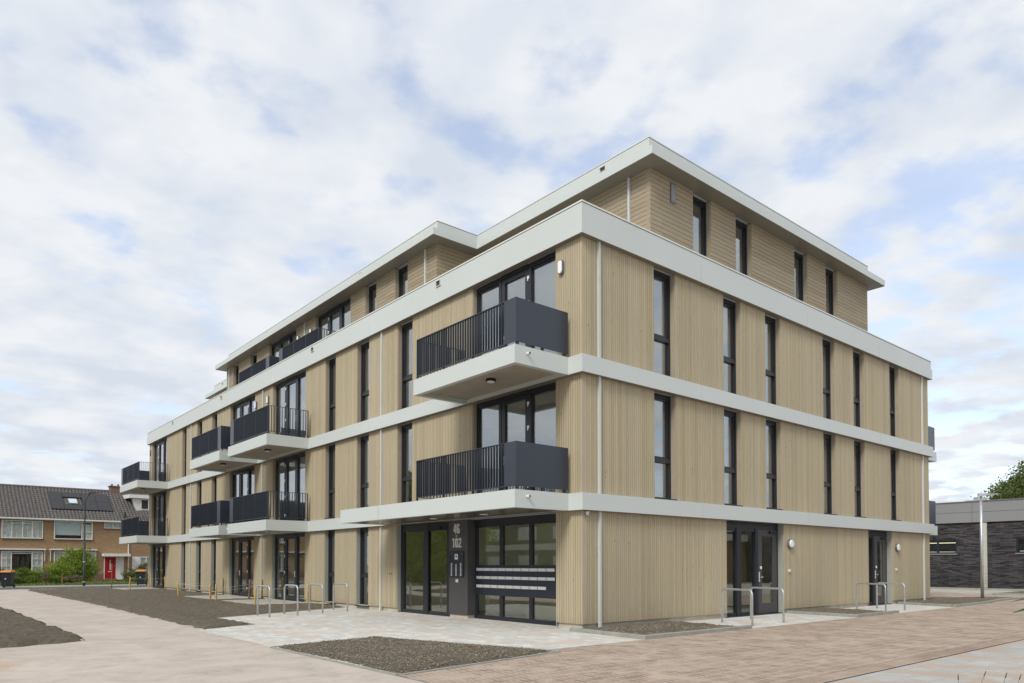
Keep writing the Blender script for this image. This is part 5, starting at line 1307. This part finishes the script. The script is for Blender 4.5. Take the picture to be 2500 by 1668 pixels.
for (a, b) in ops:
    m = MB(); m.box(DX+0.02, DX+0.10, a, a+0.07, 2.05, 2.90); m.box(DX+0.02, DX+0.10, b-0.07, b, 2.05, 2.90); m.box(DX+0.02, DX+0.10, a+0.07, b-0.07, 2.05, 2.12); m.box(DX+0.02, DX+0.10, a+0.07, b-0.07, 2.83, 2.90)
    for t_ in (0.5,): q = a+1.05 if a > 0 else (a+b)/2; m.box(DX+0.02, DX+0.10, q-0.05, q+0.05, 2.12, 2.83)
    o = m.build('window', M['mail'], db)
    MB().box(DX+0.05, DX+0.06, a+0.068, b-0.068, 2.118, 2.832).build('pane', M['glass3'], o)
    MB().box(DX-0.06, DX+0.019, a-0.03, b+0.03, 1.99, 2.049).build('sill', M['fascia'], o)
    MB().box(DX+1.2, DX+1.25, a-0.5, b+0.5, 1.2, 3.6).build('interior', M['darkroom'], o)
    MB().box(DX+0.9, DX+0.94, a+0.3, b-0.5, 2.70, 2.74).build('strip_light', M['tube'], o)
    MB().box(DX+0.3, DX+0.9, a+0.1, b-0.1, 2.05, 2.20).build('window_shelf', M['cream'], o)
MB().box(DX-0.06, DX-0.001, 3.34, 3.62, -0.05, 3.878).build('pilaster', M['cream'], db)
ru = MB().box(DX+4.5, DX+5.6, 4.6, 5.9, 5.14, 5.55).build('roof_unit', M['galv'], db); MB().tube([(DX+5, 5.2, 5.55), (DX+5, 5.2, 5.75)], 0.35, 14).build('roof_cowl', M['galv'], ru)
# mesh fence
fn = empty('mesh_fence', (36.2, 0, 0), 'dark wire mesh fence in front of the charcoal brick hall', 'fence')
m = MB()
for y in np.arange(-12, 12.1, 2.5): m.box(-0.02, 0.02, y-0.02, y+0.02, 0, 1.38)
m.build('post', M['lamp_green'], fn)
m = MB()
for z in np.arange(0.08, 1.36, 0.2): m.box(-0.004, 0.004, -12, 12, z-0.004, z+0.004)
for y in np.arange(-6, 9, 0.1): m.box(-0.0075, -0.0045, y-0.0025, y+0.0025, 0.05, 1.36)
m.build('wire_mesh', M['lamp_green'], fn)

# ------------------------------------------------------------------ plants close to the camera, lower right
def stalk(x, y, h, bend, label, k):
    e = empty('ribwort_stalk', (x, y, 0), label, 'plant', 'seed stalks at the bottom edge')
    r_ = Vector((0.765, -0.644, 0)); p = []
    for i in range(9):
        t = i/8; p.append(r_*(bend*t*t) + Vector((0, 0, h*(t-0.12*t*t)/0.88)))
    MB().tube(p, 0.0024, 5, 0.0016).build('stem', M['stalk'], e)
    d = (p[-1]-p[-2]).normalized(); a = p[-1]
    MB().tube([a-d*0.004, a+d*0.010, a+d*0.024, a+d*0.034], 0.0045, 7, 0.0025).build('seed_head', M['seed'], e)
for k, (px_, h, bd, lb) in enumerate((((-5.62, -9.16), 0.66, 0.12, 'leftmost ribwort stalk, tall and leaning right'), ((-5.47, -9.26), 0.645, 0.10, 'second ribwort stalk with a thick seed head'), ((-5.42, -9.32), 0.635, 0.11, 'third ribwort stalk, leaning right'), ((-5.30, -9.43), 0.66, 0.13, 'rightmost ribwort stalk, leaning furthest'), ((-5.60, -9.10), 0.625, 0.0, 'short upright ribwort stalk'))):
    stalk(px_[0], px_[1], h, bd, lb, k)
wl = empty('willow_shrub', (-7.44, -10.21, 0), 'narrow leaved shrub at the right edge of the foreground', 'shrub')
m = MB(); rr = random.Random(4)
stm = [(0.06, -0.05, 0), (0.05, -0.03, 0.4), (0.03, -0.02, 0.8), (0.0, 0.0, 1.32)]
m.tube(stm, 0.009, 6, 0.004); m.tube([(0.06, -0.05, 0.05), (0.15, -0.12, 0.6), (0.2, -0.16, 1.15)], 0.008, 6, 0.003); m.build('stem', M['bark'], wl)
m = MB(); r_ = Vector((0.765, -0.644, 0)); f_ = Vector((0.644, 0.765, 0))
def leaf(base, dr, ln, wd, droop):
    dr = Vector(dr).normalized(); sd2 = dr.cross(Vector((0, 0, 1))).normalized(); b = len(m.v); n = 7
    for i in range(n+1):
        t = i/n; c = Vector(base)+dr*(ln*t)-Vector((0, 0, droop*t*t)); w_ = wd*math.sin(math.pi*min(0.98, 0.06+0.94*t))**0.8
        for s__ in (-1, 0, 1): m.v.append(tuple(c+sd2*w_*s__*0.5+Vector((0, 0, abs(s__)*w_*0.25))))
    for i in range(n):
        for j in (0, 1): q = b+3*i+j; m.f.append((q, q+3, q+4, q+1))
leaf((0.0, 0.0, 1.262), -r_, 0.33, 0.050, 0.04)
leaf((0.0, 0.01, 1.30), -r_*1.0+f_*0.1, 0.31, 0.030, 0.035)
leaf((0.0, 0.0, 1.20), -r_*1.0-f_*0.1, 0.20, 0.022, 0.09)
for k in range(16):
    a = rr.uniform(-1.6, 1.6); z = rr.uniform(0.25, 1.15); dv = r_*math.cos(a)+f_*math.sin(a); leaf((0.04, -0.03, z), dv+Vector((0, 0, 0.2)), rr.uniform(0.15, 0.28), 0.028, 0.08)
m.build('foliage', leaf_mat('willow_leaves', (0.045, 0.075, 0.028), (0.09, 0.125, 0.05), 0.25), wl, True)
tl = empty('tall_grass_blade', (-5.335, -9.352, 0), 'single tall curved grass blade at the lower right edge', 'plant')
MB().tube([tuple(r_*(0.02*k*k/9)+Vector((0, 0, 0.094*k))) for k in range(9)], 0.0026, 5, 0.001).build('blade', M['stalk'], tl)
